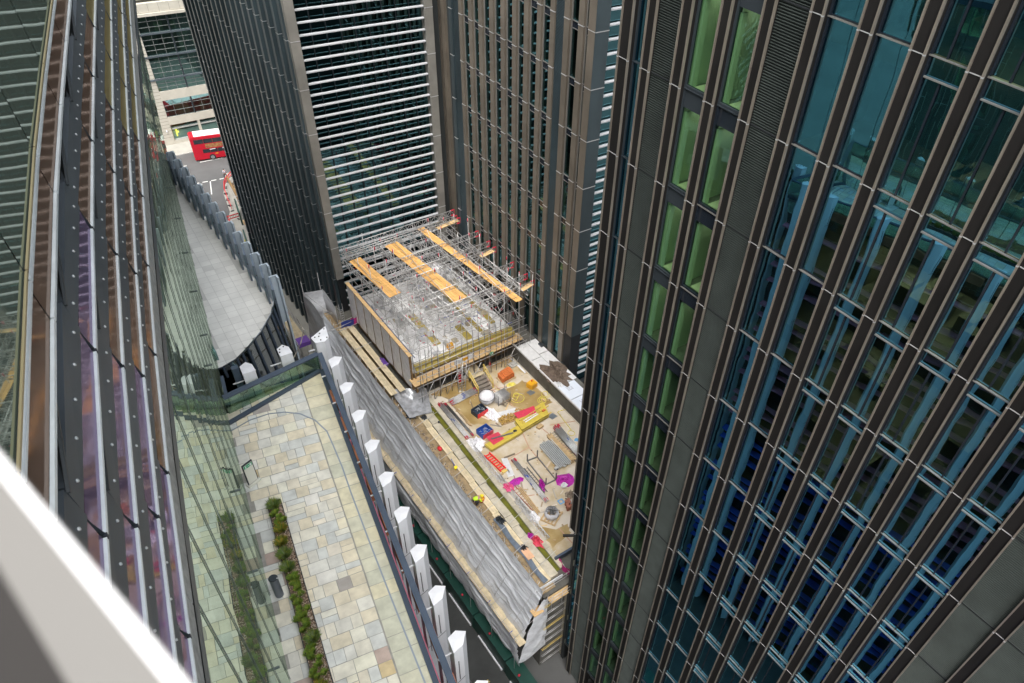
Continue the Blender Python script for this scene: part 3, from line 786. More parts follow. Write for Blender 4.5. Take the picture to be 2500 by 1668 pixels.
x = MB(); x.bar((2.42,22.6,RZ+0.002), (2.62,23.7,RZ+0.002), 0.12, 0.05); x.build('top_rail', 'rail_blue', bal3)
x = MB(); x.box(2.98,3.22,23.3,23.5,TZ-1.5,-19.2); x.build('post', 'rail_blue', bal3)
gq = MB(); gq.bar((2.45,22.7,RZ-0.5), (2.62,23.65,RZ-0.5), 0.02, 0.9); gq.build('glass_panel', 'balustrade_glass', bal3)

# white fin pillars
cap = [(-0.20,0.06),(0.02,0.24),(0.26,0.12),(0.13,-0.24),(-0.20,-0.26)]
cap = [(5.58,18.43),(5.90,18.50),(6.17,18.80),(5.94,18.98),(5.66,18.90)]
cen = Vector((sum(p[0] for p in cap)/5, sum(p[1] for p in cap)/5, 0))
cap = [(p[0]-cen.x, p[1]-cen.y) for p in cap]
def make_pillar(name, label, group, pts, ztop, zbot, bolts=()):
    t = T(name, label, 'pillar', (0,0,0), group)
    s = MB(); s.prism(pts, zbot, ztop-0.03); s.build('shaft', 'white_paint', t)
    c = MB(); c.prism([(p[0]*1.03, p[1]*1.03) for p in pts], ztop-0.028, ztop); c.build('cap', 'white_paint', t)
    sl = MB(); a, b = Vector((*pts[0],0)), Vector((*pts[1],0)); n = (b-a).cross(Vector((0,0,1))).normalized()
    mid = (a+b)/2 - (b-a)*0.1; zq = ztop
    for k in range(10):
        sl.obox(mid + n*0.004 + Vector((0,0,ztop-1.25-k*4)), (b-a).normalized()*0.012, n*0.006, Vector((0,0,0.55)))
    c2 = Vector((*pts[4],0))
    for k in range(12):
        z = ztop-1.9-k*3.5; sl.obox((a+b)/2 + n*0.003 + Vector((0,0,z)), (b-a)/2, n*0.004, Vector((0,0,0.008)))
        n2 = (a-c2).cross(Vector((0,0,1))).normalized(); sl.obox((a+c2)/2 + n2*0.003 + Vector((0,0,z)), (a-c2)/2, n2*0.004, Vector((0,0,0.008)))
    sl.build('seam', 'bolt', t)
    if bolts:
        bb = MB()
        for (x, y) in bolts: bb.tube((x,y,ztop), (x,y,ztop+0.02), 0.03, 8)
        bb.build('bolt', 'bolt', t)
    ar = MB(); ar.bar(Vector((cen.x*0-0.62, 0.02, ztop-0.55)), Vector((-0.15, 0, ztop-0.55)), 0.04, 0.04); 
    ar.build('tie_arm', 'white_paint', t)
    return t
def labelp(i):
    o = ['nearest the corner pillar','second','third','fourth','fifth','sixth','seventh','eighth','ninth','tenth']
    return o[i]
ZP = -19.3
pd = (Vector((4.35,9.2,0))-Vector((5.86,18.7,0)))/6.0
first = Vector((5.86,18.7,0))
proto = make_pillar('white_pillar', 'white five sided pillar standing fourth in the row outside the long balustrade', 'white pillars along the terrace edge', cap, 0.0, -42.6)
ordn = ['first','second','third','fourth','fifth','sixth','seventh','eighth','ninth','tenth','eleventh','twelfth','thirteenth','fourteenth']
for i in range(-2, 14):
    p = first + pd*i; loc = (p.x, p.y, ZP); k = i+2
    if k < 9: lab = 'white five sided pillar outside the long balustrade, %s along from the tall corner pillar' % ordn[k]
    else: lab = 'white five sided pillar further along the facade than the photo frame, mirrored in the tower'
    if i == 0: place(proto, loc); proto["label"] = lab
    else:
        q = dup(proto, loc, 0, lab)
        if i in (-2,):
            pass
b3 = make_pillar('corner_pillar', 'wide white pillar with six dark bolts on its cap at the terrace corner', 'white pillars along the terrace edge', [(-0.36,-0.28),(-0.02,-0.38),(0.2,-0.22),(0.38,0.5),(-0.38,0.1)], 0, -42.6, [(-0.25,0.05),(0.0,0.18),(0.26,0.36),(-0.1,0.02),(-0.12,-0.22),(0.14,-0.2)])
place(b3, (6.54,23.55,ZP))
ecap = [(-0.23,-0.28),(0.23,-0.30),(0.24,0.10),(0.08,0.34),(-0.18,0.20)]
e1 = make_pillar('end_pillar', 'white pillar with plain cap standing outside the end balustrade, left of the bolted one', 'white pillars along the terrace edge', ecap, 0, -42.6)
place(e1, (3.47,23.25,ZP))
e2 = make_pillar('bolted_pillar', 'white pillar with three dark bolts on its cap behind the end balustrade', 'white pillars along the terrace edge', ecap, 0, -42.6, [(-0.1,0.12),(0.08,0.2),(-0.16,-0.05)])
place(e2, (4.98,23.5,ZP))

# facade under the terraces (seen mirrored in the tower): fins, terracotta sills, dark glass
uf = T('lower_facade', 'facade below the stone terrace with terracotta sills between the white pillars', 'building', (4.5,12,-62))
wa = edgeA + Vector((-0.12,-0.1,0)); wb = SEND + Vector((-0.12,0,0))
g1 = MB(); g1.hexa([(wa.x,wa.y,-62),(wb.x,wb.y,-62),(wb.x-6,wb.y,-62),(wa.x-3.5,wa.y-0.3,-62),(wa.x,wa.y,TZ-0.62),(wb.x,wb.y,TZ-0.62),(wb.x-6,wb.y,TZ-0.62),(wa.x-3.5,wa.y-0.3,TZ-0.62)])
g1.build('wall', 'spandrel', uf)
sl1 = MB(); sl2 = MB(); fr = MB()
z = TZ-1.9
k = 0
while z > -61:
    m_ = sl2 if z < -40 else sl1  # lower sills carry the blue of their reflection as painted colour
    m_.bar(wa+Vector((0.22,-0.02,z-TZ)), wb+Vector((0.22,0,z-TZ)), 0.45, 0.10)
    fr.bar(wa+Vector((0.05,-0.02,z-TZ+0.16)), wb+Vector((0.05,0,z-TZ+0.16)), 0.06, 0.05)
    z -= (0.85 if k % 3 == 1 else (1.95 if k % 3 == 0 else 1.2)); k += 1
sl1.build('sill', 'rose_sill', uf); sl2.build('reflection_tinted_sill', 'sill_reflection_blue', uf); fr.build('sill_rail', 'mirror_green', uf)
ts = MB()
for i in range(-2, 9):
    p = first + pd*(i+0.42) - Vector((0.42,0,0)); ts.obox((p.x,p.y,-20.6), edir*0.38, Vector((0.09,0,0)), (0,0,0.25))
ts.build('terracotta_panel', 'terracotta', uf)
g2 = MB(); g2.bar(wa+Vector((0.17,0.02,-0.75)), wb+Vector((0.17,0,-0.75)), 0.03, 0.7); g2.build('upstand_glass', 'balustrade_glass', uf)

# things on the south terrace
sg = T('exit_sign_stand', 'upright cream sign board with a green exit panel standing on the terrace', 'sign stand', (1.88,18.8,TZ))
sv = (Vector((2.06,18.91,0))-Vector((1.71,18.78,0))).normalized(); sn = Vector((-sv.y, sv.x, 0)); sc_ = Vector((1.87,18.80,0))
x = MB(); x.obox(sc_+Vector((0,0,TZ+0.04)), sv*0.24, sn*0.10, (0,0,0.035)); x.build('foot', 'sign_cream', sg)
x = MB(); x.obox(sc_+Vector((0,0,TZ+0.56)), sv*0.20, sn*0.02, (0,0,0.5)); p = x.build('board', 'dark_frame', sg)
y = MB(); y.obox(sc_+Vector((0,0,TZ+0.55))-sn*0.023, sv*0.17, sn*0.004, (0,0,0.46)); y.build('face', 'sign_cream', p)
y = MB(); y.obox(sc_+Vector((0,0,TZ+0.93))-sn*0.030, sv*0.16, sn*0.003, (0,0,0.07)); p2 = y.build('exit_panel', 'sign_green', sg)
y = MB(); q0 = sc_+Vector((0,0,TZ+0.93))-sn*0.036
y.obox(q0-sv*0.09, sv*0.012, sn*0.002, (0,0,0.035)); y.blob(q0-sv*0.085+Vector((0,0,0.045)), 0.012,0.012,0.012,6,4); y.bar(q0-sv*0.09+Vector((0,0,-0.03)), q0-sv*0.13+Vector((0,0,-0.05)), 0.01,0.01); y.bar(q0-sv*0.09+Vector((0,0,-0.03)), q0-sv*0.06+Vector((0,0,-0.055)), 0.01,0.01); y.bar(q0-sv*0.12+Vector((0,0,0.015)), q0-sv*0.06+Vector((0,0,0.02)), 0.01,0.01)
y.obox(q0+sv*0.1, sv*0.03, sn*0.002, (0,0,0.045)); y.bar(q0-sv*0.02, q0+sv*0.05, 0.01, 0.014); y.build('exit_symbol', 'white_paint', p2)
bn = T('metal_litter_bin', 'dark grey cylindrical bin standing on the terrace by the planting bed', 'bin', (0.98,14.14,TZ))
x = MB(); x.tube((0.98,14.14,TZ), (0.98,14.14,TZ+0.92), 0.125, 20, caps=False); x.build('body', 'bin_metal', bn)
x = MB(); x.tube((0.98,14.14,TZ+0.92), (0.98,14.14,TZ+0.95), 0.135, 20, r2=0.11); p = x.build('lid', 'dark_frame', bn)
x = MB(); x.bar((1.06,14.06,TZ+0.955), (1.09,14.03,TZ+0.955), 0.03, 0.02); x.build('lock', 'silver_joint', p)
pl = T('planting_bed', 'long raised bed with metal edging, pebbles and low grasses on the terrace', 'planter', (1.6,14,TZ))
pa, pb, pc, pdn = Vector((1.90,17.58,TZ)), Vector((2.33,17.50,TZ)), Vector((0.98,9.6,TZ)), Vector((0.52,9.9,TZ))
pe = pb + (pc-pb)*1.5; pf = pa + (pdn-pa)*1.5
x = MB()
for a, b in ((pa,pb),(pb,pe),(pa,pf)): x.bar(a+Vector((0,0,0.08)), b+Vector((0,0,0.08)), 0.02, 0.18)
x.build('edging', 'dark_frame', pl)
x = MB(); x.poly([pa+Vector((0,0,0.09)), pf+Vector((0,0,0.09)), pe+Vector((0,0,0.09)), pb+Vector((0,0,0.09))]); x.build('soil', 'soil', pl)
pb_ = MB()
for k in range(2600):
    t, s = random.random(), random.betavariate(2, 0.9) if random.random() < 0.7 else random.random()
    c = (pa*(1-s)+pb*s)*(1-t) + (pf*(1-s)+pe*s)*t + Vector((0,0,0.105)); r = random.uniform(0.012, 0.03)
    pb_.col = random.choice([(1,0.9,0.8),(0.85,0.7,0.6),(1,1,0.95),(0.7,0.6,0.5)])
    pb_.blob(c, r, r*0.8, r*0.6, 5, 3, 0.2)
pb_.build('pebbles', 'gravel', pl, kind='stuff')
def tuft(mb, c, n, h, spread, cols):
    for k in range(n):
        a = random.uniform(0, 6.28); r = random.uniform(0, spread); b0 = c + Vector((math.cos(a)*r*0.5, math.sin(a)*r*0.5, 0))
        hh = h*random.uniform(0.5, 1.1); tip = b0 + Vector((math.cos(a)*spread*random.uniform(0.3,1.0), math.sin(a)*spread*random.uniform(0.3,1.0), hh))
        s = Vector((-math.sin(a), math.cos(a), 0))*random.uniform(0.004, 0.009)
        mb.col = random.choice(cols); mid = (b0+tip)/2 + Vector((0,0,hh*0.15))
        mb.poly([b0-s, b0+s, mid+s*1.3, tip, mid-s*1.3])
green = [(0.6,1.0,0.5),(0.5,0.85,0.35),(1.0,1.3,0.5),(0.75,0.9,0.5),(1.3,1.3,0.6)]; grey = [(1.0,1.1,1.8),(0.9,1.0,1.3),(0.7,0.9,1.0)]; yel = [(1.9,1.2,0.5),(1.6,1.2,0.6),(1.2,1.1,0.4),(0.8,0.9,0.4)]
names = {0:('grass_tuft','pale blue grey grass tuft'), 1:('green_shrub','low bright green shrub'), 2:('yellow_grass','yellow ornamental grass clump')}
seq = [0,1,2,2,0,0,1,1,1,1,0,1,1,2,0,1,1,0,0,2,1,1]
places = ['at the far end of the bed','second from the far end','third from the far end','fourth from the far end','fifth from the far end','sixth from the far end','seventh from the far end','eighth from the far end','ninth from the far end','tenth from the far end','eleventh from the far end','twelfth from the far end','thirteenth from the far end']
for k, sq in enumerate(seq):
    t = (k+0.35)/len(seq)*0.98; s = random.uniform(0.25, 0.6)
    c = (pa*(1-s)+pb*s)*(1-t) + (pf*(1-s)+pe*s)*t + Vector((0,0,0.09))
    x = MB()
    if sq == 0: tuft(x, c, 500, 0.26, 0.22, grey+green)
    elif sq == 1: 
        for q in range(7): tuft(x, c+Vector((random.uniform(-.16,.16), random.uniform(-.26,.26), 0)), 130, 0.15, 0.11, green)
    else: tuft(x, c, 450, 0.22, 0.2, yel+green[:2])
    o = x.build(names[sq][0], 'leaf', base=tuple(c))
    pos = places[k] if k < 13 else 'towards the near end of the bed'
    if k < 13: tag(o, names[sq][1] + ' in the pebbled bed, ' + pos, 'plant', 'plants in the terrace bed')
    else: tag(o, names[sq][1] + ' in the pale near part of the planting bed', 'plant', 'near plants of the terrace bed, ' + names[sq][0])

# ------------------------------------------------------------------ NORTH TERRACE
curve = [(6.42,29.9),(6.32,28.89),(5.84,28.05),(5.06,27.11),(4.2,26.35),(3.62,25.93),(2.99,25.72),(2.3,25.7)]
far = [(5.0,84),]
b = MB()
wl0 = L(24.2,NZ); wl1 = L(100,NZ)
outer = [(wl0.x+0.0, wl0.y)] + [c for c in reversed(curve)] + [(6.12,40),(6.0,44.8)]
b.prism(outer, NZ-0.6, NZ-0.02); struct(b.build('north_terrace_base', 'pale_grout'))
pvs = MB(); pa_ = R(3.0)
ex = Vector((math.cos(pa_), -math.sin(pa_), 0)); ey = Vector((math.sin(pa_), math.cos(pa_), 0))
def in_poly(x, y, pl):
    c = False; n = len(pl)
    for i in range(n):
        (x1, y1), (x2, y2) = pl[i], pl[(i+1) % n]
        if (y1 > y) != (y2 > y) and x < (x2-x1)*(y-y1)/(y2-y1)+x1: c = not c
    return c
inner = [(wl0.x+0.05, wl0.y+0.1)] + [(c[0]-0.22, c[1]+0.22) for c in reversed(curve)] + [(5.95,40),(5.85,44)]
for iy in range(0, 46):
    for ix in range(-4, 42):
        c = Vector((-3,25.4,NZ)) + ex*(ix*0.46) + ey*(iy*0.46)
        if in_poly(c.x, c.y, inner):
            f = random.uniform(0.93, 1.0) if random.random() > 0.05 else random.uniform(0.82, 0.9)
            pvs.col = (f, f, f*0.98); h = 0.222
            pvs.poly([c-ex*h-ey*h, c+ex*h-ey*h, c+ex*h+ey*h, c-ex*h+ey*h])
struct(pvs.build('north_terrace_paving', 'paver'))
# sawtooth glass fins along its edge
def make_fin():
    t = T('edge_fin', 'angled glass fin with pale blue edge', 'fin', (0,0,0), 'angled glass fins along the north terrace edge')
    x = MB(); x.hexa([(-0.16,-0.5,-2.2),(-0.08,-0.56,-2.2),(0.12,0.42,-2.2),(0.04,0.48,-2.2),(-0.16,-0.5,0),(-0.08,-0.56,0),(0.12,0.42,0),(0.04,0.48,0)]); p = x.build('frame', 'fin_metal', t)
    x = MB(); x.poly([(-0.165,-0.36,-1.9),(0.035,0.36,-1.9),(0.035,0.36,-0.25),(-0.165,-0.36,-0.25)]); x.build('pane', 'fin_glass', t)
    x = MB(); x.box(0.06,0.42,0.44,0.5,-2.6,0.02); x.box(0.36,0.44,0.2,0.5,-30,0.02); x.build('edge_plate', 'fin_edge', t)
    x = MB(); x.bar((-0.12,-0.55,-0.5),(0.06,0.45,-0.5),0.05,0.06); x.build('rail', 'dark_frame', t)
    return t
fin = make_fin()
fy = [28.95+1.085*k for k in range(0, 14)]
for k, y in enumerate(fy):
    xx = 6.40 - 0.028*(y-28.95)
    lab = 'angled glass fin with pale blue edge, %s from the curved end of the terrace' % ordn[k]
    if k == 0: place(fin, (xx, y, -19.95)); fin["label"] = lab
    else: dup(fin, (xx, y, -19.95), 0, lab)
# curved screen wall at the end
cs = T('curved_glass_screen', 'curved dark glass screen with mesh panels around the end of the north terrace', 'screen', (5,26.8,NZ-2))
for i, (a, b) in enumerate(zip(curve[1:], curve[2:])):
    A, B_ = Vector((*a,0)), Vector((*b,0))
    for h in range(2):
        s0, s1 = A+(B_-A)*h/2, A+(B_-A)*(h+1)/2
        x = MB(); x.hexa([s0+Vector((0.25,-0.35,-24.5)), s1+Vector((0.25,-0.35,-24.5)), s1+Vector((0.2,-0.3,-24.5)), s0+Vector((0.2,-0.3,-24.5)), s0+Vector((0,0,-20.9)), s1+Vector((0,0,-20.9)), s1+Vector((-0.03,0.04,-20.9)), s0+Vector((-0.03,0.04,-20.9))])
        p = x.build('glass_panel', 'fin_dark_glass', cs)
        x = MB(); x.bar(s1+Vector((0.27,-0.37,-24.5)), s1+Vector((0.02,-0.02,-20.9)), 0.10, 0.06); x.build('post', 'rail_blue', p)
x = MB(); x.path([Vector((c[0]+0.02,c[1]-0.02,-20.88)) for c in curve[1:]], 0.03); x.build('top_rail', 'dark_frame', cs)
x = MB(); x.path([Vector((c[0]+0.75,c[1]-0.75,-22.4)) for c in curve[0:]], 0.025); x.build('hand_rail', 'champagne', cs)
x = MB(); n0 = [Vector((*c,0)) for c in curve]
low = MB()
for a, b in zip(n0, n0[1:]): low.hexa([a+Vector((-0.8,0.8,-62)), b+Vector((-0.8,0.8,-62)), b+Vector((-0.9,0.9,-62)), a+Vector((-0.9,0.9,-62)), a+Vector((-0.1,0.1,-22.0)), b+Vector((-0.1,0.1,-22.0)), b+Vector((-0.3,0.3,-22.0)), a+Vector((-0.3,0.3,-22.0))])
low.hexa([(2.6,29,-62),(3.0,29,-62),(3.2,45,-62),(2.8,45,-62),(5.8,29,-22),(6.2,29,-22),(5.9,44.8,-22),(5.5,44.8,-22)])
low.build('lower_wall', 'spandrel', cs)
"""glass shard by the wall"""
x = MB(); x.hexa([(3.0,26.9,NZ),(3.1,26.85,NZ),(2.9,31.0,NZ),(2.8,31.0,NZ),(3.0,26.9,NZ+0.5),(3.1,26.85,NZ+0.5),(2.9,31.0,NZ+1.5),(2.8,31.0,NZ+1.5)])
tag(x.build('glass_divider', 'fin_glass'), 'slanting green glass divider standing on the pale north terrace', 'screen')

# ------------------------------------------------------------------ foreground handrail close to the camera
def near(px, py, dist): return ray(px, py) * dist * 0.6
hr = T('window_handrail', 'wide cream handrail crossing the lower left corner, very close and out of focus', 'handrail', near(200, 1560, 0.9))
x = MB(); nv = FW.normalized()
a0, a1, b0, b1 = near(-400, 640, 0.62), near(900, 2200, 0.62), near(-400, 720, 0.62), near(480, 2200, 0.62)
th = nv*0.004
x.hexa([b0, b1, a1, a0, b0+th, b1+th, a1+th, a0+th]); p = x.build('rail', 'handrail_cream', hr)
x = MB(); c0, c1 = near(-400, 662, 0.6195), near(830, 2200, 0.6195); x.poly([c0, c1, near(900,2200,0.6195), near(-400,625,0.6195)]); x.build('painted_highlight', 'handrail_highlight', p)  # painted highlight: pale strip standing in for light on the rail's edge
x = MB(); a0, a1, b0, b1 = near(-500, 500, 0.80), near(760, 2300, 0.80), near(-1400, 1000, 0.80), near(-400, 2600, 0.80)
x.hexa([b0, b1, a1, a0, b0+th, b1+th, a1+th, a0+th]); x.build('sill', 'sill_dark', hr)

# ================================================================== BUILDING SITE (roof slab of the building between the towers)
SZ = -50.5
def S(x, y, z=SZ):               # a point of the site plan read off the survey sketch
    return P(950 + x/2.704, 820 + y/2.704, z)
sb = T('site_building', 'low building being refurbished between the towers, its flat roof used as a work yard', 'building', (26,38,-62))
x = MB(); x.prism([(18.9,66),(18.6,23.3),(22.0,23.3),(24.0,25.6),(30,25.6),(32.2,36),(32.4,61),(32.4,66)], -62, SZ-0.25); x.build('wall', 'concrete_dark', sb)
x = MB(); x.prism([(21.95,48.2),(21.2,25.5),(32.0,25.5),(32.25,48.5)], SZ-0.2, SZ); x.build('roof_slab', 'slab', sb)
wt = MB()
wet = [[S(390,440),S(560,330),S(700,330),S(600,420),S(700,560),S(560,600),S(430,470)],[S(760,360),S(880,300),S(960,330),S(1080,440),S(980,480),S(800,470)],[S(620,300),S(420,300),S(280,390),S(400,420)],[S(960,1250),S(1100,1280),S(1180,1240),S(1200,1300),S(1080,1400),S(1000,1300)],[S(860,90),S(980,210),S(930,260),S(850,230)]]
for k, p in enumerate(wet):
    c = sum(p, Vector())/len(p); ring = []
    for i in range(len(p)):
        a, b = p[i], p[(i+1) % len(p)]
        for t in (0, .25, .5, .75): 
            q = a*(1-t)+b*t; q = q + (q-c)*random.uniform(-0.08, 0.08); q.z = SZ+0.006+k*0.001; ring.append(q)
    wt.poly(ring)
wt.build('wet_patch', 'wet_slab', sb)
ln = MB()
for a, b in (((280,470),(790,330)),((620,260),(830,440)),((660,340),(1250,600+200)),((880,640),(925,740)),((925,740),(1090,940)),((925,735),(780,820)),((1060,590),(1250,560)),((900,1060),(960,1050)),((1120,1270),(1210,1370))):
    pa1, pb1 = S(*a), S(*b); ln.bar(pa1+Vector((0,0,0.012)), pb1+Vector((0,0,0.012)), 0.10, 0.008)
ln.build('screed_line', 'screed_line', sb)
x = MB(); x.box(32.27,32.5,25,60,-52,SZ+0.25); x.build('upstand', 'concrete', sb)
x = MB(); x.box(31.95,32.27,25.5,48.5,SZ+0.002,SZ+0.05); x.build('edge_strip', 'stone_cream', sb)
x = MB(); x.bar((21.2,25.45,SZ+0.15),(32.3,25.45,SZ+0.15),0.2,0.5); x.build('parapet', 'rail_blue', sb)
# roof edge bands west of the slab: coping blocks, gutter with green water, stone ledge, boards
x = MB()
for k in range(58):
    y = 24.6+k*0.42; x0 = 21.12 + (y-25)*0.026
    x.box(x0-0.02, x0+0.40, y, y+0.40, SZ, SZ+0.16 + (0.004 if k % 2 else 0))
x.build('coping_block', 'stone_cream', sb)
x = MB(); x.prism([(20.72,24.6),(21.1,24.6),(21.7,47.5),(21.3,47.5)], SZ-0.1, SZ-0.08); x.build('gutter_water', 'water_green', sb)
x = MB()
yy = 24.3; k = 0
while yy < 47:
    l = random.uniform(0.9, 1.9); o = (yy-25)*0.024; h = random.uniform(-0.03, 0.05)
    x.box(19.95+o, 20.68+o+random.uniform(-0.08,0.03), yy, yy+l-0.03, SZ-0.2, SZ+0.12+h); yy += l
x.build('ledge_stone', 'stone_cream', sb)
x = MB(); x.prism([(18.6,23.6),(19.95,23.6),(20.45,47.5),(20.6,61),(18.9,66),(18.7,60)], SZ-0.25, SZ-0.15); x.build('ledge_base', 'ledge_tan', sb)
# debris pieces on the ledge
x = MB()
for k in range(420):
    y = random.uniform(24.2, 60); x0 = 18.55+(y-24)*0.012; c = Vector((x0+random.uniform(0,0.55), y, SZ-0.13)); r = random.uniform(0.03, 0.12)
    x.blob(c, r, r*random.uniform(0.5,1.5), r*0.6, 5, 3, 0.35)
x.build('ledge_debris', 'rubble_grey', sb, kind='stuff')
# white roof strip beside the east tower
ws = T('white_roof_strip', 'strip of white and pale blue protective panels along the foot of the bronze east tower', 'roof strip', (33.2,44,-48.6))
x = MB(); x.box(32.05,34.6,33,53,-62,-48.75); x.build('deck', 'concrete_dark', ws)
def panel(x0, x1, y0, y1, m_, z=-48.68, name='panel'):
    q = MB(); q.box(x0, x1, y0, y1, -48.75, z); return q.build(name, m_, ws)
panel(32.05,34.55,47.6,52.5,'concrete_dark')
for (x0,x1,y0,y1) in ((32.15,33.35,44.9,47.5),(33.4,34.5,45.3,47.5),(32.1,33.35,42.6,44.82),(33.4,34.5,42.9,45.2),(32.1,34.5,40.4,42.5)): panel(x0,x1,y0,y1,'white_plastic')
pp = [panel(32.1,34.1,38.2,40.3,'panel_blue_white'), panel(32.0,33.8,35.9,38.12,'panel_blue_white')]
for (p, yc) in zip(pp, (39.3, 37.1)):
    q = MB()
    for r in range(4):
        for k in range(7):
            if (k*r) % 5 != 3: q.box(32.75+k*0.09, 32.75+k*0.09+0.055, yc+r*0.16, yc+r*0.16+0.05, -48.68, -48.672)
    q.build('printed_text', 'text_dark', p)
x = MB(); x.box(34.2,34.5,46.0,46.6,-48.68,-48.5); x.build('drain_box', 'tarp_dark', ws)
x = MB(); x.bar((32.05,52.5,-48.6),(31.98,35.6,-48.6),0.12,0.2); x.build('edge_trim', 'white_plastic', ws)
def cloth(name, label, cat, c, rx, ry, matn, h=0.25, seed=1, n=26, jag=0.3, group=None, ang=0):
    rnd = random.Random(seed); mb = MB(); k0 = [rnd.uniform(1-jag, 1+jag) for _ in range(n)]
    rings = 7; c = Vector(c); mb.v.append(c + Vector((0,0,h)))
    ca, sa = math.cos(ang), math.sin(ang)
    for r in range(1, rings+1):
        for i in range(n):
            t = 2*math.pi*i/n; q = r/rings*k0[i]; dx, dy = rx*q*math.cos(t), ry*q*math.sin(t)
            zq = h*(1-(r/rings)**2)*rnd.uniform(0.4, 1.3) if r < rings else 0.01
            mb.v.append(c + Vector((dx*ca-dy*sa, dx*sa+dy*ca, max(0.01, zq))))
    for i in range(n): mb._f((0, 1+i, 1+(i+1) % n))
    for r in range(rings-1):
        for i in range(n):
            a = 1+r*n+i; b = 1+r*n+(i+1) % n; mb._f((a, a+n, b+n, b))
    return tag(mb.build(name, matn, base=tuple(c)), label, cat, group)
cloth('brown_cloth', 'crumpled dark brown cloth lying on the white panels by the bronze tower', 'cloth', (33.1,41.9,-48.66), 1.35, 1.75, 'brown_cloth', 0.45, 5)
cloth('white_bag', 'small crumpled white bag beside the brown cloth', 'bag', (32.5,40.5,-48.66), 0.35, 0.4, 'white_plastic', 0.2, 9)

# plastic sheeted scaffold down the street side of the site building
ph_ = T('sheeted_scaffold', 'long scaffold wrapped in wrinkled translucent grey plastic sheeting above the street hoarding', 'scaffold', (17,42,-62))
rnd = random.Random(3)
waves = [(rnd.uniform(0.4,1.6), rnd.uniform(0,6.28), rnd.uniform(0.4,1)) for _ in range(7)]
def wav(y, z):
    s = 0
    for i, (f, p, a) in enumerate(waves): s += a*math.sin(f*(y*0.45 + z*4.2) + p + 1.3*math.sin(0.35*z*i + y*0.25))
    s += 2.2*abs(math.sin(y*0.35+z*2.4+1.2*math.sin(y*0.5)))**0.5
    return s*0.05
def sheet_fn(y0, y1, xt, zt, xb, zb, amp=1.0, edge=0.0):
    def fn(u, v):
        y = y0+(y1-y0)*u; z = zt+(zb-zt)*v; xx = xt+(xb-xt)*v**1.15
        rg = v*16 + 0.22*y + 0.5*math.sin(0.83*y+5*v) + 0.9*math.sin(0.31*y+v*2) + 0.2*math.sin(0.95*y+1.3*v) + 0.06*math.sin(2.9*y)
        return (xx - (0.07+0.04*math.sin(0.9*y+3*v))*amp*(1-abs(math.sin(rg)))**2.2*min(1,6*v*(1.05-v)) - 0.05*amp*(1-abs(math.sin(rg*1.7+0.3*y+1)))**3*min(1,6*v*(1.05-v)) + 0.1*wav(y, z)*amp*(0.15+v) - 0.12*abs(math.sin(y*1.55))*v, y, z - (edge*abs(math.sin(y*0.9)) if v > 0.99 else 0))
    return fn
x = MB(); x.sheet(sheet_fn(23.3,64,18.5,-49.75,16.9,-54.4), 240, 96); x.build('upper_sheet', 'sheet_grey', ph_)
x = MB(); x.sheet(sheet_fn(23.0,62,16.0,-54.85,16.35,-58.6,1.6,0.3), 240, 60); x.build('lower_sheet', 'sheet_pale', ph_)
x = MB(); x.sheet(sheet_fn(23.2,62,16.95,-54.2,16.75,-54.9,0.6), 150, 4); x.build('sheet_hem', 'white_plastic', ph_)
x = MB()
for k in range(10):
    y = 22.8+k*3.95
    for q in range(3): x.col = (random.uniform(0.8,1.1),)*3; x.box(16.07+q*0.22,16.07+q*0.22+0.21,y,y+3.93,-54.97-0.003*((k+q)%2),-54.92)
x.build('scaffold_board', 'plank_pale', ph_)
x = MB()
for k in range(24):
    y = 23.4+k*1.75
    x.tube((15.9,y,-54.4),(18.4,y+0.1,-53.2),0.024); 
    if k % 2 == 0: x.tube((16.0,y,-62),(16.0,y,-54.0),0.024)
    x.tube((18.45,y,-52),(18.45,y,-49.0),0.024)
x.tube((16.0,23,-54.3),(16.0,62,-54.3),0.024)
for k in range(14): y = 24.5+k*2.9; x.tube((16.6,y,-54.2),(18.75,y-0.4,-49.55),0.02)
for k in range(5): x.tube((18.3-0.33*k,23.3,-50.2-0.85*k),(18.3-0.33*k,62,-50.25-0.85*k),0.012)
x.build('scaffold_tube', 'tube', ph_)
x = MB()
for k in range(12):
    y = 24+k*3.3; x.tube((15.9,y,-54.4),(16.2,y,-54.28),0.035)
x.build('tube_end', 'blue_tip', ph_)
# south return of the sheet and the exposed facade
x = MB(); x.sheet(lambda u, v: ((18.5-2.2*v**0.7)*(1-u)+18.95*u+0.05*math.sin(v*23+u*4), 23.15-0.1*math.sin(u*3.1)+0.07*abs(math.sin(v*9+u*3)), -50.6-v*8.0-0.2*math.sin(u*5)), 16, 40); x.build('corner_sheet', 'sheet_pale', ph_)
sf = T('shored_facade', 'grey boarded end wall of the site building crossed by scaffold tubes above the narrow gap', 'wall', (20,23,-62))
x = MB(); x.box(18.75,20.6,23.35,23.55,-62,-51.2); x.build('board', 'grey_ply', sf)
x = MB()
for k in range(7): x.box(18.75,20.6,23.31,23.35,-52.2-k*1.35,-52.12-k*1.35)
x.build('board_joint', 'dark_frame', sf)
for k in range(9):
    x = MB(); z = -51.6-k*1.15; x.tube((18.5,22.9,z),(20.9,23.0,z+0.06),0.026); x.tube((18.5,23.05,z-0.12),(20.9,23.15,z-0.06),0.02)
    x.build('ledger_tube', 'tube' if k % 3 else 'timber_yellow', sf)
x = MB(); x.box(20.75,21.0,22.8,23.3,-62,-51.3); x.build('corner_post', 'stone_cream', sf)
x = MB()
for k in range(34): 
    z = -61.5+k*0.3; x.tube((21.05,22.75,z),(21.3,23.0,z+0.3),0.012); x.tube((21.3,22.75,z+0.3),(21.05,23.0,z),0.012)
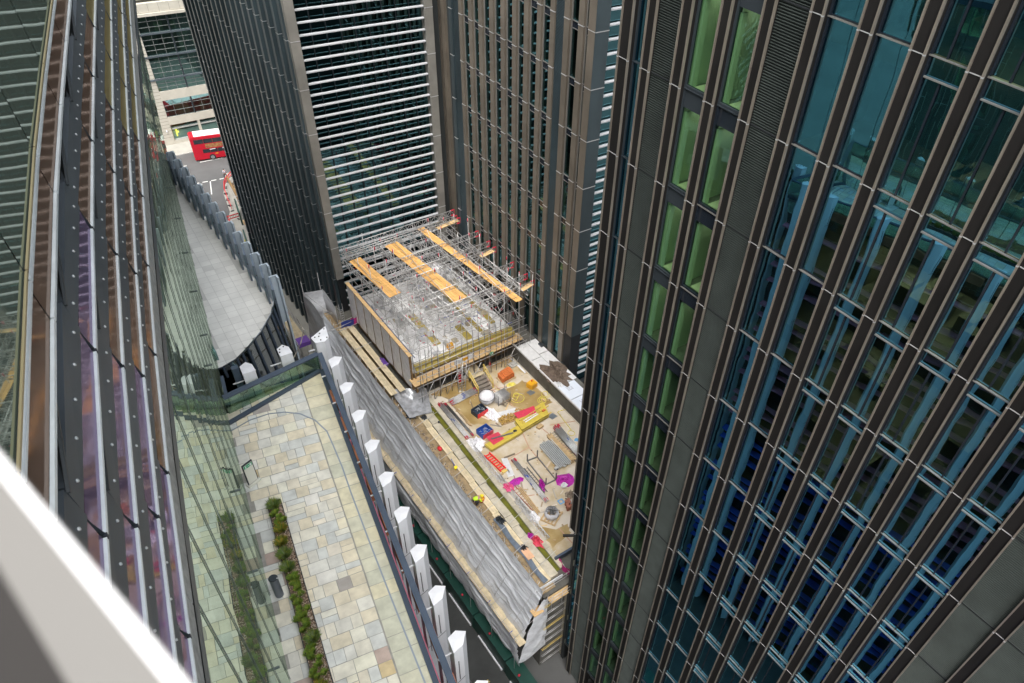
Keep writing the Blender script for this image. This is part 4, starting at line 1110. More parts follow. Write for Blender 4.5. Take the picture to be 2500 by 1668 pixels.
x.tube((21.03,22.75,-62),(21.03,22.75,-51.4),0.03); x.tube((21.32,23.0,-62),(21.32,23.0,-51.4),0.03)
x.build('lattice_post', 'tube', sf)
for k in range(5):
    x = MB(); z = -53.5-k*1.9; x.path([(21.4,22.4,z),(21.5,22.2,z-0.15),(21.6,22.2,z-0.3),(21.7,22.4,z-0.3)],0.025); x.build('tube_clip', 'red_tip', sf)
# small platform at the south corner
pf_ = T('corner_platform', 'small boarded scaffold platform with guard rails at the near corner of the site roof', 'platform', (20,23.8,-51))
x = MB()
for q in range(4): x.col = (random.uniform(0.85,1.1),)*3; x.box(18.9,21.2,22.7+q*0.23,22.7+q*0.23+0.215,-51.05,-51.0-0.004*(q%2))
x.build('deck_board', 'plank', pf_)
x = MB()
for q in range(3): x.col = (1,0.95,0.9); x.box(17.5,18.4,22.9+q*0.23,22.9+q*0.23+0.22,-51.95,-51.9-0.003*q)
x.build('loose_board', 'plank', pf_)
x = MB()
for y in (22.65, 23.75):
    for z in (-50.55,-50.1): x.tube((18.2,y,z),(21.5,y,z+0.05),0.024)
for xx in (18.9,19.9,21.1):
    for y in (22.65,23.75): x.tube((xx,y,-51.6),(xx,y,-49.9),0.024)
x.tube((21.4,22.4,-50.3),(21.4,24.6,-50.2),0.024); x.build('guard_rail', 'tube', pf_)
x = MB(); x.box(18.25,20.9,24.0,24.05,-51.0,-50.35); x.build('toe_board', 'white_paint', pf_)
x = MB(); x.sheet(lambda u, v: (21.35+0.1*math.sin(u*9), 23.6+u*1.6, -50.0-v*1.1+0.05*math.sin(u*14)), 10, 6); x.build('debris_net', 'magenta_net', pf_)
# shed-like sheeted end far side
sd_ = T('sheeted_tower', 'scaffold tower wrapped in pale plastic at the foot of the dark fins', 'scaffold', (18.3,63.5,-52))
x = MB(); x.sheet(lambda u, v: (17.35+0.05*math.sin(v*9+u*4)-0.4*v, 60.5+u*5.2, -48+0.6*math.sin(u*3)-v*7), 12, 12); x.build('sheet_side', 'sheet_pale', sd_)
x = MB(); x.sheet(lambda u, v: (17.35+1.9*u, 65.7+0.1*math.sin(v*8)-0.5*u, -47.6-v*4), 8, 10); x.build('sheet_back', 'sheet_pale', sd_)
x = MB(); x.sheet(lambda u, v: (19.3-0.1*math.sin(v*5), 62.2+u*3.2, -48-v*3.5+0.5*math.sin(u*2)), 10, 10); x.build('sheet_inner', 'sheet_pale', sd_)
x = MB()
for (a, b) in (((17.4,65.6,-47.6),(19.2,62.4,-49.3)),((17.4,62.8,-49),(19.2,62.8,-49)),((17.4,60.9,-49.6),(19.2,60.9,-49.6)),((17.4,65.7,-54),(17.4,65.7,-46.2)),((19.2,65.5,-54),(19.2,65.5,-45.6)),((17.4,62,-54),(17.4,62,-48)),((19.2,62,-54),(19.2,62,-48))): x.tube(a, b, 0.03)
for a in range(5): x.tube((19.6,61.9,-48.5-a*0.3),(19.95,61.9,-48.5-a*0.3),0.015)
x.tube((19.6,61.9,-50.5),(19.6,61.9,-47.6),0.02); x.tube((19.95,61.9,-50.5),(19.95,61.9,-47.6),0.02)
x.build('frame_tube', 'tube', sd_)
gr_ = T('netted_guard_rail', 'guard rail with blue and magenta netting beside the sheeted tower', 'guard rail', (19.8,60.5,-49.5))
x = MB(); x.sheet(lambda u, v: (18.9+u*1.7, 60.0+0.1*math.sin(u*7)+0.3*v, -48.4-v*1.0), 8, 4); x.build('blue_net', 'blue_net', gr_)
x = MB(); x.sheet(lambda u, v: (19.9+u*0.9, 59.98+0.1*math.sin(u*9)+0.3*v, -48.35-v*1.1), 8, 4); x.build('magenta_net', 'magenta_net', gr_)
x = MB()
for z in (-48.3,-48.8,-49.3): x.tube((17.9,59.8,z),(20.7,60.1,z+0.1),0.024)
x.build('rail_tube', 'tube', gr_)
# hoarding at street level
hd = T('green_hoarding', 'dark green street hoarding with white kerb boards below the plastic sheeting', 'hoarding', (15.8,40,-62))
x = MB()
for k in range(9):
    y0 = 14+k*5.2; x.box(15.75-0.04*(k%2),15.95,y0,y0+5.1,-62,-59.7); x.box(15.7,16.9,y0,y0+5.1,-59.7,-59.6)
x.build('panel', 'hoard_green', hd)
x = MB()
for k in range(9): x.box(15.6,15.72,14.4+k*5.2,18.3+k*5.2,-62,-61.75)
x.build('kerb_board', 'white_paint', hd)
x = MB()
for k in range(7): x.blob((15.95,18+k*4.6,-59.4),0.11,0.11,0.12,8,6); x.tube((15.95,18+k*4.6,-59.6),(15.95,18+k*4.6,-59.45),0.05)
x.build('warning_light', 'red_tip', hd)
# low boards on the street lift
lb = T('street_lift', 'boarded scaffold lift with pink netting at its ends, above the hoarding', 'platform', (16.6,70,-56))
x = MB()
for q in range(5): x.col = (random.uniform(0.8,1.1),)*3; x.box(15.9+q*0.24,15.9+q*0.24+0.225,67.6,72.6,-55.05,-55.0-0.004*(q%2))
x.build('deck_board', 'plank_pale', lb)
x = MB(); x.box(15.8,17.2,66.6,67.8,-55.2,-54.7); x.build('purple_net', 'purple_net', lb)
x = MB(); x.box(15.9,17.1,72.8,74.6,-55.2,-54.6); x.build('pink_net', 'pink_net', lb)
x = MB()
for y in (66.5,69,71.8,74.8):
    for xx in (15.75,17.25): x.tube((xx,y,-62),(xx,y,-54.2),0.026)
for xx in (15.75,17.25):
    for z in (-54.7,-54.3): x.tube((xx,66.3,z),(xx,75,z),0.024)
x.build('tube_frame', 'tube', lb)

# ------------------------------------------------------------------ temporary roof: sheeted box + deck of lattice beams
tb = T('sheeted_enclosure', 'enclosure with white sheeted side wall and cluttered white floor under the lattice beams', 'enclosure', (26.5,55,-50))
BX0, BX1, BY0, BY1, BT, BF = 20.68, 32.4, 48.0, 61.6, -45.1, -47.3
for k in range(7):
    ya = BY0+0.1+k*1.92; x = MB()
    x.sheet(lambda u, v: (BX0-0.02-0.05*math.sin(u*3.14)*(0.4+v)+0.015*math.sin(v*15+k), ya+u*1.9, BT-v*4.1), 6, 10); x.build('wall_sheet', 'sheet_white', tb)
    x = MB(); x.tube((BX0-0.04,ya,BT-4.1),(BX0-0.04,ya,BT),0.03); x.build('batten', 'timber_brown', tb)
x = MB(); x.box(BX0,BX0+0.12,BY0,BY1,BT-4.2,BT); x.build('wall_core', 'timber_brown', tb)
x = MB(); x.box(BX0-0.08,BX0+0.28,BY0,BY1,BT,BT+0.06); x.build('wall_cap', 'plank', tb)
x = MB(); x.bar((BX0+0.5,BY0,BT-0.3),(BX0+0.5,BY1,BT-0.3),0.07,0.07); x.build('blue_tube_line', 'blue_grey', tb)
x = MB(); x.box(BX0+0.1,BX1,BY0+0.4,BY1,BF-0.3,BF); x.build('floor', 'sheet_floor', tb)
x = MB()
for k in range(60):
    cx, cy = random.uniform(21.5,31.8), random.uniform(49,61); a = random.uniform(0.2,1.0); b = random.uniform(0.2,0.9)
    x.col = random.choice([(1,1,1),(0.9,0.92,0.95),(0.8,0.7,0.5),(0.95,0.95,0.93)])
    h = random.uniform(0.03,0.25); x.box(cx,cx+a,cy,cy+b,BF,BF+h)
x.build('floor_clutter', 'clutter', tb, kind='stuff')
x = MB()
for (x0,x1,y0,y1) in ((24.5,25.2,50.5,56),(29.3,29.7,50,57),(27.5,28.3,49.5,52),(31.0,31.5,50.5,58)): x.box(x0,x1,y0,y1,BF+0.01,BF+0.14)
x.build('floor_board', 'insul', tb)
x = MB(); x.box(21.3,32.3,48.35,48.8,-47.6,-46.9); x.box(21.3,32.3,48.1,48.35,-47.6,-47.2); x.build('fascia', 'insul', tb)
x = MB(); x.box(20.9,32.2,49.0,49.15,-50.4,-47.6); x.box(21,21.2,48,61,-50.4,-47.6); x.build('under_wall', 'shed_timber', tb)
x = MB()
for q in range(5): x.col = (random.uniform(0.85,1.12),)*3; x.hexa([(20.45,47.05+q*0.23,-48.05),(33.0,47.5+q*0.23,-48.05),(33.0,47.71+q*0.23,-48.05),(20.45,47.26+q*0.23,-48.05),(20.45,47.05+q*0.23,-48.0-0.004*(q%2)),(33.0,47.5+q*0.23,-48.0-0.004*(q%2)),(33.0,47.71+q*0.23,-48.0-0.004*(q%2)),(20.45,47.26+q*0.23,-48.0-0.004*(q%2))])
x.build('walkway_board', 'plank', tb)
x = MB(); x.box(25.0,27.1,47.55,47.6,-47.9,-47.35); p = x.build('white_board', 'white_paint', tb)
x = MB(); x.box(25.9,26.5,47.53,47.55,-47.88,-47.37); x.build('yellow_notice', 'yellow_paint', p)
x = MB(); x.box(28.75,29.15,47.15,47.19,-48.05,-47.72); p = x.build('exit_notice', 'sign_green', tb)
x = MB(); x.box(28.98,29.1,47.13,47.15,-48.0,-47.77); x.blob((28.87,47.14,-47.80),0.03,0.01,0.03,6,4); x.bar((28.87,47.14,-47.84),(28.85,47.14,-47.92),0.03,0.02); x.bar((28.85,47.14,-47.92),(28.8,47.14,-47.99),0.02,0.02); x.bar((28.85,47.14,-47.92),(28.92,47.14,-47.98),0.02,0.02); x.build('exit_symbol', 'white_paint', p)
for k, (xx, hgt) in enumerate(((25.4,0.42),(25.4,0.22))):
    pass
x = MB(); x.box(25.3,25.95,49.2,49.6,BF+0.02,BF+0.30); tag(x.build('yellow_case', 'yellow_paint'), 'lower bright yellow case of two stacked near the front edge of the enclosure floor', 'case')
x = MB(); x.box(25.35,25.9,49.25,49.58,BF+0.31,BF+0.61); tag(x.build('yellow_case', 'yellow_paint'), 'upper bright yellow case of two stacked near the front edge of the enclosure floor', 'case')
dm = T('plastic_dome', 'round hood of clear white plastic under the orange walkways', 'hood', (29.8,57.8,-46))
x = MB(); x.blob((29.4,58.6,-45.6),0.95,1.2,1.7,20,12,0.02); x.build('hood', 'sheet_white', dm)
x = MB()
for k in range(4): 
    a = k*0.78; x.path([(29.4+0.97*math.cos(a)*math.sin(t),58.6+1.22*math.sin(a)*math.sin(t),-45.6+1.72*math.cos(t)) for t in [i*0.26 for i in range(-6,7)]],0.015)
x.build('rib', 'tube', dm)
st = T('lattice_beam_scaffold', 'temporary scaffold deck of silver lattice beams with red tips over the white enclosure', 'scaffold', (27.5,55,-50))
DZ = -42.0
def lattice(a, b, h=0.6, r=0.04, step=0.5, tips=(False, True)):
    a, b = Vector(a), Vector(b); d = (b-a); Ln = d.length; d.normalize(); up = Vector((0,0,h))
    m_ = MB(); m_.tube(a, b, r, 6); m_.tube(a+up, b+up, r, 6); n = max(2, round(Ln/step)); 
    for i in range(n):
        p, q = a + d*Ln*i/n, a + d*Ln*(i+1)/n
        if i % 2: m_.tube(p, q+up, r*0.7, 4, False)
        else: m_.tube(p+up, q, r*0.7, 4, False)
        m_.tube(q, q+up, r*0.7, 4, False)
    return m_
def lat(a, b, tip=True, **k):
    p = lattice(a, b, **k).build('lattice_beam', 'tube', st); a, b = Vector(a), Vector(b); d = (b-a).normalized(); h = k.get('h', 0.6)
    if tip:
        t = MB()
        for z in (0, h): t.tube(b+Vector((0,0,z)), b-d*0.45+Vector((0,0,z)), 0.055)
        t.tube(b, b+Vector((0,0,h)), 0.03); t.build('red_tip', 'red_tip', p)
    return p
xends = [(21.0,62.4,34.35,63.1),(20.55,61.2,34.0,61.9),(20.55,60.9,34.05,61.35),(24.5,57.6,34.35,58.1),(23.6,55.4,34.35,55.85),(23.6,54.2,34.3,54.6),(23.3,50.9,34.35,51.4),(23.0,48.6,34.35,49.0),(23.0,47.3,34.3,47.75)]
for (a, b, c_, d_) in xends: lat((a,b,DZ), (c_,d_,DZ))
for (x0, y0, x1, y1) in ((20.6,61.5,21.6,48.2),(21.2,62.2,22.4,50),(24.6,62.3,25.6,49),(26.8,62.6,27.6,49.2),(29.6,62.8,30.0,47.5),(31.0,63,31.9,47),(32.2,61.5,33.2,47.2),(28.3,62,29,50)):
    lat((x0,y0,DZ-0.5), (x1,y1,DZ-0.5), tip=False)
for k in range(10): lat((21.6+0.1*k,49+k*1.35,DZ-1.2), (32.6,49.3+k*1.35,DZ-1.2), tip=False, h=0.4, r=0.022, step=0.6)
for (x0, y0, x1, y1, wd, n) in ((20.95,60.4,21.6,53.0,1.25,5),(25.1,61.1,26.3,49.1,1.45,6),(29.4,62.3,31.2,46.2,0.8,4)):
    a, b = Vector((x0,y0,DZ+0.12)), Vector((x1,y1,DZ+0.12)); d = (b-a).normalized(); n_ = Vector((-d.y,d.x,0)); Ln = (b-a).length
    if n_.x < 0: n_ = -n_
    x = MB(); q = 0
    while q < Ln:
        l = min(3.9, Ln-q)
        for k in range(n):
            f = random.uniform(0.85, 1.1); x.col = (1.08*f, 0.90*f, 0.62*f)
            c_ = a + d*(q+l/2+random.uniform(-0.05,0.05)) + n_*(k+0.5)*wd/n; x.obox(c_+Vector((0,0,0.012*((k+int(q))%2))), d*l/2*0.99, n_*(wd/n/2-0.008), (0,0,0.02))
        q += 3.9
    x.build('walkway_board', 'plank', st)
for (x0, y0, x1, y1) in ((31.2,61.2,33.95,61.6),(32.3,54.35,34.0,54.7),(32.6,47.45,34.1,47.85)):
    x = MB(); x.bar((x0,y0,DZ+0.22),(x1,y1,DZ+0.22),0.5,0.05); x.build('outrigger_board', 'plank', st)
for k, (xx, yy) in enumerate([(xx, yy) for yy in (47.2,49.3,51.6,54,56.5,59,61.8) for xx in (21.4,23.2,25,26.9,28.7,30.5,32.3,33.6)]):
    x = MB(); zt = DZ+random.choice((0.6,0.9,1.3,1.8)); x.tube((xx,yy,-50.4 if yy < 50 else BF),(xx+random.uniform(-.1,.1),yy+random.uniform(-.1,.1),zt),0.032)
    p = x.build('standard', 'tube', st)
    if k % 3 != 1:
        y = MB(); y.tube((xx,yy,zt-0.35),(xx,yy,zt+0.02),0.045); y.build('red_tip', 'red_tip', p)
x = MB()
for y in (47.1,48.9,50.8,52.7,54.6,56.5,58.4,60.3,62.2):
    for z in (DZ-0.05,DZ-1.9,DZ-3.4): x.tube((20.7,y,z),(33.2,y+0.4,z),0.03,5)
for xx in (21.3,22.8,24.4,26,27.6,29.2,30.8,32.4):
    for z in (DZ+0.55,DZ-2.6): x.tube((xx,46.9,z),(xx,62.6,z),0.03,5)
x.build('ledger_tube', 'tube', st)
x = MB()
for k in range(230):
    a = Vector((random.uniform(21,32.5), random.uniform(47,61), random.uniform(-46.9,-42.2))); v = random.choice([(1.6,0,1.4),(0,1.6,1.4),(-1.6,0,1.4),(0,-1.6,1.3),(0.9,1.3,0.1),(1.8,0.5,0.6)])
    x.tube(a, a+Vector(v), 0.026, 4, False)
x.build('brace_tube', 'tube', st, kind='stuff')
x = MB()
for k in range(90):
    a = Vector((random.uniform(21,32.5), random.uniform(47,61), random.uniform(-46.9,-42.0))); v = random.choice([(0.25,0,0),(0,0.25,0),(0,0,0.25)]); x.tube(a, a+Vector(v), 0.032, 5)
x.build('painted_end', 'red_tip', st, kind='stuff')
x = MB()
for k in range(40):
    a = Vector((random.uniform(21,32.5), random.uniform(47,61), random.uniform(-46.9,-42.3))); v = random.choice([(0.5,0,0),(0,0.5,0)]); x.tube(a, a+Vector(v), 0.03, 5)
x.build('blue_sleeve', 'blue_tip', st, kind='stuff')
# front access scaffold
fs = T('front_access_scaffold', 'grey tube scaffold with braces along the front of the enclosure above the yard', 'scaffold', (26.5,47.3,SZ))
for k in range(19):
    xx = 21.0+k*0.66; x = MB()
    for y in (46.9+0.03*k, 48.1+0.03*k): x.tube((xx,y,SZ),(xx,y,-45.3+random.uniform(-.3,.5)),0.034)
    x.build('standard', 'tube_dark', fs)
x = MB()
for z in (-49.4,-48.1,-47.3,-46.7,-46.1):
    for y in (46.85,48.1): x.tube((20.6,y,z),(33.2,y+0.35,z+0.03),0.032)
for k in range(9):
    xx = 21.0+k*1.32
    if not 5 <= k <= 6: x.tube((xx,46.85,SZ+0.1),(xx+1.3,46.9,-48.2),0.03)
    x.tube((xx+1.3,46.8,-47.9),(xx,46.85,-46.2),0.03)
x.build('ledger', 'tube', fs)
for (x0, y0, x1, y1) in ((24.9,46.5,25.4,47.4),(25.0,46.1,25.8,47.0)):
    x = MB(); a, b = Vector((x0,y0,SZ)), Vector((x1,y1,-47.2))
    for o in (-0.2, 0.2): x.tube(a+Vector((o,0,0)), b+Vector((o,0,0)), 0.03)
    for k in range(12): q = a+(b-a)*(k+0.5)/12; x.tube(q-Vector((0.2,0,0)), q+Vector((0.2,0,0)), 0.014, 5)
    x.build('ladder', 'alu', fs)

# ------------------------------------------------------------------ boards and stuff along the ledge by the enclosure
lp = T('ledge_walkway', 'walkway of pale scaffold boards between the sheeted wall and the plastic sheeting', 'walkway', (19.6,54,-49.4))
for (x0, x1) in ((18.62,19.3),(19.55,20.15)):
    x = MB(); n = 3
    for q in range(n):
        for k in range(3):
            x.col = (random.uniform(0.9,1.1),)*3; a = x0+(x1-x0)*q/n; x.box(a, a+(x1-x0)/n-0.012, 48.6+k*3.92, 48.6+k*3.92+3.88, -49.45, -49.40-0.003*((q+k)%2))
    x.build('board', 'plank_pale', lp)
x = MB(); x.tube((18.3,52.2,-49.0),(20.6,52.5,-49.0),0.024); x.tube((18.3,56,-49.0),(20.6,56.3,-49),0.024); x.tube((18.3,59.5,-49.0),(20.6,59.8,-49),0.024); x.build('tie_tube', 'tube', lp)
cloth('purple_jacket', 'crumpled purple cloth on the pale boards beside the white sheeted wall', 'cloth', (20.25,53.3,-49.38), 0.25, 0.75, 'purple_net', 0.2, 31)
lp2 = T('long_roof_boards', 'long line of pale boards running down the roof edge beside the green water gutter', 'walkway', (19.4,34,SZ))
x = MB()
for k in range(6):
    y = 24.2+k*3.95; o = (y-24)*0.022
    for q in range(3): x.col = (random.uniform(0.88,1.1),)*3; x.box(19.35+o+q*0.2,19.35+o+q*0.2+0.19,y,y+3.92,SZ+0.02,SZ+0.07-0.003*((q+k)%2))
x.build('board', 'plank_pale', lp2)
for k in range(9):
    y = 25+k*2.35
    x = MB(); x.tube((18.3,y,SZ+0.9),(21.4,y+0.7,SZ+0.95),0.022); x.tube((18.4,y,SZ-0.3),(18.4,y,SZ+1.2),0.024); x.build('guard_tube', 'tube', lp2)
# grey membrane strip with black rolls
cloth('black_plastic_roll', 'crumpled black plastic near the worker on the roof edge', 'plastic', (19.7,31.2,SZ+0.1), 0.35, 0.5, 'tarp_dark', 0.3, 41)
cloth('black_plastic_scrap', 'small heap of black plastic further down the grey membrane', 'plastic', (19.75,27.8,SZ+0.1), 0.35, 0.35, 'tarp_dark', 0.28, 42)
x = MB(); x.sheet(lambda u, v: (19.2+v*0.45+0.05*math.sin(u*13)+u*0.0, 31.6-u*7.4, SZ+0.12+0.05*math.sin(u*23+v*4)), 40, 4)
tag(x.build('grey_membrane', 'slate_membrane'), 'long strip of slate grey membrane laid along the roof edge boards', 'membrane')
x = MB(); x.box(19.4,20.0,26.6,27.7,SZ+0.14,SZ+0.2); tag(x.build('salmon_board', 'plank_salmon'), 'salmon coloured board lying across the grey membrane', 'board')
cloth('black_bag', 'small black bag on the stone ledge of the roof edge', 'bag', (20.2,45.2,SZ+0.1), 0.3, 0.35, 'tarp_dark', 0.25, 44)
cloth('dark_plastic', 'dark grey plastic beside the silver tarpaulin on the ledge', 'plastic', (19.4,46.3,SZ-0.1), 0.5, 0.5, 'tarp_dark', 0.3, 45)
# silver tarpaulin
tp = T('silver_tarpaulin', 'shiny silver tarpaulin slung between the sheeting and the yard corner', 'tarpaulin', (20.3,47,-49.8))
def tq(u, v):
    a = S(0,355,-49.9)*(1-u)+S(245,345,-49.6)*u; b = S(135,545,-50.2)*(1-u)+S(285,505,-50.1)*u
    p = a*(1-v)+b*v; p.z += -0.45*math.sin(u*3.14)*math.sin(v*3.14)+0.05*abs(math.sin(u*9+v*5))+0.03*math.sin(v*13-u*11); return p
x = MB(); x.sheet(tq, 30, 30); x.build('sheet', 'tarp', tp)
x = MB(); x.tube(S(280,400,SZ), S(275,395,-48.9), 0.025); x.tube(S(295,520,SZ), S(290,500,-49.4), 0.025); x.build('post', 'tube', tp)

# ------------------------------------------------------------------ yard items
def stack_bars(name, label, cat, a, b, width, nx, nz, r, m_, tips=None, group=None, blue=False, sq=False):
    a, b = Vector(a), Vector(b); t = T(name, label, cat, tuple((a+b)/2), group); d = (b-a).normalized(); n = Vector((-d.y,d.x,0))
    x = MB(); tm = MB(); bm = MB(); bk = MB()
    for s in (0.2, 0.8): c = a+(b-a)*s; bk.obox(c+Vector((0,0,0.05)), n*(width/2+0.1), d*0.05, (0,0,0.05))
    for iz in range(nz):
        for ix in range(nx):
            o = n*((ix+0.5)/nx-0.5)*width + Vector((0,0,0.13+iz*r*2.1)); ja, jb = random.uniform(-.15,.15), random.uniform(-.15,.15)
            p, q = a+o+d*ja, b+o+d*jb
            if sq: x.bar(p, q, r*1.9, r*1.8)
            else: x.tube(p, q, r, 6)
            if tips and random.random() < 0.7: tm.tube(p, p+d*0.35, r*1.15, 6); 
            if tips and random.random() < 0.4: tm.tube(q-d*0.3, q, r*1.15, 6)
            if blue and iz == nz-1 and random.random() < 0.4: c = p+(q-p)*random.uniform(0.35,0.55); bm.tube(c, c+d*0.35, r*1.2, 6)
    x.build('tube', m_, t); bk.build('bearer', 'plank_plain', t)
    if tm.f: tm.build('red_end', 'red_tip', t)
    if bm.f: bm.build('blue_band', 'blue_tip', t)
    return t
stack_bars('tube_bundle', 'short thick bundle of grey scaffold tubes with red ends below the front scaffold', 'scaffold tubes', S(410,450), S(575,365), 0.8, 10, 3, 0.028, 'tube', True, blue=True)
stack_bars('long_tube_bundle', 'long bundle of grey tubes with red ends and a blue mark beside the white coping', 'scaffold tubes', S(335,455), S(520,680), 0.45, 7, 3, 0.028, 'tube', True, blue=True)
stack_bars('thin_tube_bundle', 'thinner bundle of long tubes lying right of the bundle with the blue mark', 'scaffold tubes', S(370,455), S(555,665), 0.28, 4, 2, 0.028, 'tube_dark', True)
stack_bars('upright_post_bundle', 'long bundle of grey tubes with red ends in the middle of the yard', 'scaffold tubes', S(820,825), S(1040,1100), 0.42, 7, 3, 0.028, 'tube', True, blue=True)
stack_bars('right_tube_bundle', 'bundle of pale tubes next to the dark tower edge', 'scaffold tubes', S(1100,605), S(1255,790), 0.75, 9, 3, 0.03, 'alu', True, blue=True)
stack_bars('metal_channel_stack', 'stack of shiny aluminium channels of uneven length right of the steel frame', 'metal channels', S(1030,715), S(1160,865), 1.5, 9, 2, 0.055, 'alu', sq=True)
stack_bars('timber_pile', 'pile of brown timber lengths between the channels and the dark ladder', 'timber', S(1055,665), S(1215,835), 0.55, 6, 2, 0.05, 'plank_plain', sq=True)
stack_bars('timber_battens', 'few timber battens lying beside the rusty ladder', 'timber', S(860,1010), S(990,1180), 0.4, 3, 1, 0.05, 'plank_plain', sq=True)
stack_bars('short_board_pile', 'short boards lying along the yard beside the thin tube bundle', 'timber', S(430,470), S(540,600), 0.16, 2, 1, 0.07, 'plank_plain', sq=True)
def ladder(name, label, a, b, wd, m_, z=0.12):
    a, b = Vector(a)+Vector((0,0,z)), Vector(b)+Vector((0,0,z)); t = T(name, label, 'ladder', tuple((a+b)/2)); d = (b-a).normalized(); n = Vector((-d.y,d.x,0))*wd/2
    x = MB()
    for s in (-1,1): x.bar(a+n*s, b+n*s, 0.05, 0.09)
    x.build('stile', m_, t); x = MB(); L_ = (b-a).length; k = int(L_/0.3)
    for i in range(k): c = a+d*(i+0.5)*L_/k; x.tube(c-n, c+n, 0.02, 6)
    x.build('rungs', m_, t)
ladder('dark_ladder', 'long dark ladder lying beside the pale tube bundle near the tower edge', S(1075,640), S(1245,830), 0.42, 'tube_dark')
ladder('rusty_ladder', 'brown ladder beam lying between the lattice girder and the timber battens', S(815,1000), S(960,1150), 0.42, 'rust_pipe')
ladder('short_dark_ladder', 'narrow dark ladder beam left of the rectangular steel frame', S(900,875), S(1035,1040), 0.3, 'tube_dark')
# lattice girder lying along the coping
lg = T('lattice_girder', 'long white lattice girder lying along the coping blocks towards the near corner', 'girder', S(800,1000))
a, b = S(560,740), S(1050,1340)
for k, (s0, s1, o) in enumerate(((0,0.4,0.0),(0.33,0.75,0.12),(0.6,1.0,-0.05))):
    p, q = a+(b-a)*s0, a+(b-a)*s1; d = (q-p).normalized(); n = Vector((-d.y,d.x,0)); x = MB()
    cs_ = [n*(-0.22+o)+Vector((0,0,0.08)), n*(0.2+o)+Vector((0,0,0.1)), n*o+Vector((0,0,0.42))]
    for c in cs_: x.tube(p+c, q+c, 0.026)
    m_ = int((q-p).length/0.4)
    for i in range(m_):
        u, v = p+(q-p)*i/m_, p+(q-p)*(i+1)/m_
        for e, f in ((0,1),(1,2),(2,0)): x.tube(u+cs_[e], v+cs_[f], 0.018, 4, False); x.tube(v+cs_[e], v+cs_[f], 0.018, 4, False)
    x.build('girder_section', 'white_tube', lg)
# bricks on pallet
br = T('brick_pallet', 'pallet stacked with bright orange bricks near the wooden steps', 'brick stack', (29.7,45.8,SZ))
def pallet(t, c, ang, sx=0.6, sy=0.5, m_='plank_plain'):
    x = MB(); ca = Vector((math.cos(ang), math.sin(ang), 0)); sa = Vector((-ca.y, ca.x, 0)); c = Vector(c)
    for k in range(5): x.obox(c+sa*(sy*(k/2-1))*0.9+Vector((0,0,0.12)), ca*sx, sa*0.07, (0,0,0.012))
    for k in (-1,0,1): x.obox(c+ca*sx*0.85*k+Vector((0,0,0.055)), ca*0.05, sa*sy, (0,0,0.05))
    return x.build('pallet', m_, t)
pallet(br, (29.7,45.7,SZ), 0.12, 0.85, 0.62)
x = MB()
for iz in range(6):
    for ix in range(9):
        for iy in range(4):
            if iz == 5 and (ix < 2 or ix > 7): continue
            j = random.uniform(-.012,.012); x.obox((29.03+ix*0.17+j+iy*0.03,45.32+iy*0.26+ix*0.02,SZ+0.18+iz*0.105),(0.078,0.012,0),(-0.012,0.118,0),(0,0,0.047))
x.build('bricks', 'brick_orange', br)
# insulation slab stacks
def slabs(name, label, quad, n, h, top=True):
    c = sum(quad, Vector())/4; t = T(name, label, 'insulation boards', tuple(c))
    for k in range(n):
        x = MB(); j = Vector((random.uniform(-.06,.06), random.uniform(-.06,.06), 0)); z0 = SZ+0.12+k*h
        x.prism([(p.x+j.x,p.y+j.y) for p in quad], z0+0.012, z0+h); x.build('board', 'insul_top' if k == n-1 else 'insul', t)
    x = MB(); 
    for s in (0.2,0.75): a, b = quad[0]*(1-s)+quad[1]*s, quad[3]*(1-s)+quad[2]*s; x.bar(a+Vector((0,0,0.06)), b+(b-a)*0.15+Vector((0,0,0.06)), 0.1, 0.1)
    x.build('bearer', 'timber_yellow', t); return t, SZ+0.12+n*h
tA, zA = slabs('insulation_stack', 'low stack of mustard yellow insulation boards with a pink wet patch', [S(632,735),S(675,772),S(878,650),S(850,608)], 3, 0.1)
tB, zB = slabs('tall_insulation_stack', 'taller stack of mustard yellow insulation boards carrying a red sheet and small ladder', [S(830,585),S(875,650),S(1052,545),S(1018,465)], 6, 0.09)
x = MB(); q = [S(640,690),S(690,742),S(760,700),S(720,655)]; x.prism([(p.x,p.y) for p in q], zA+0.004, zA+0.02); x.build('pink_patch', 'pink_plastic', tA)
x = MB(); x.bar(S(675,680,zA+0.05), S(820,640,zA+0.05), 0.16, 0.04); tag(x.build('grey_plank', 'tube_dark'), 'dark grey plank lying on the low yellow insulation stack', 'plank')
cloth('black_gloves', 'small black gloves on the low yellow insulation stack', 'gloves', tuple(S(832,628,zA+0.01)), 0.2, 0.14, 'tarp_dark', 0.07, 51)
x = MB(); q = [S(822,545),S(850,580),S(970,540),S(955,495)]; x.prism([(p.x,p.y) for p in q], zB+0.004, zB+0.03); tag(x.build('red_sheet', 'pink_plastic'), 'bright red sheet draped on the tall yellow insulation stack', 'sheet')
ladder('orange_ladder', 'small yellow ladder lying on the red sheet', S(870,570,zB), S(1010,480,zB), 0.4, 'timber_yellow', z=0.06)
x = MB(); x.prism([(p.x,p.y) for p in (S(885,590),S(900,605),S(985,550),S(970,540))], zB+0.005, zB+0.02); tag(x.build('blue_sheet', 'panel_blue_white'), 'pale blue plastic strip on the tall yellow insulation stack', 'sheet')
x = MB(); x.obox(S(1020,492,zB+0.06),(0.16,0.02,0),(-0.02,0.1,0),(0,0,0.06)); tag(x.build('small_red_box', 'brick_orange'), 'small orange red box at the end of the tall insulation stack', 'box')
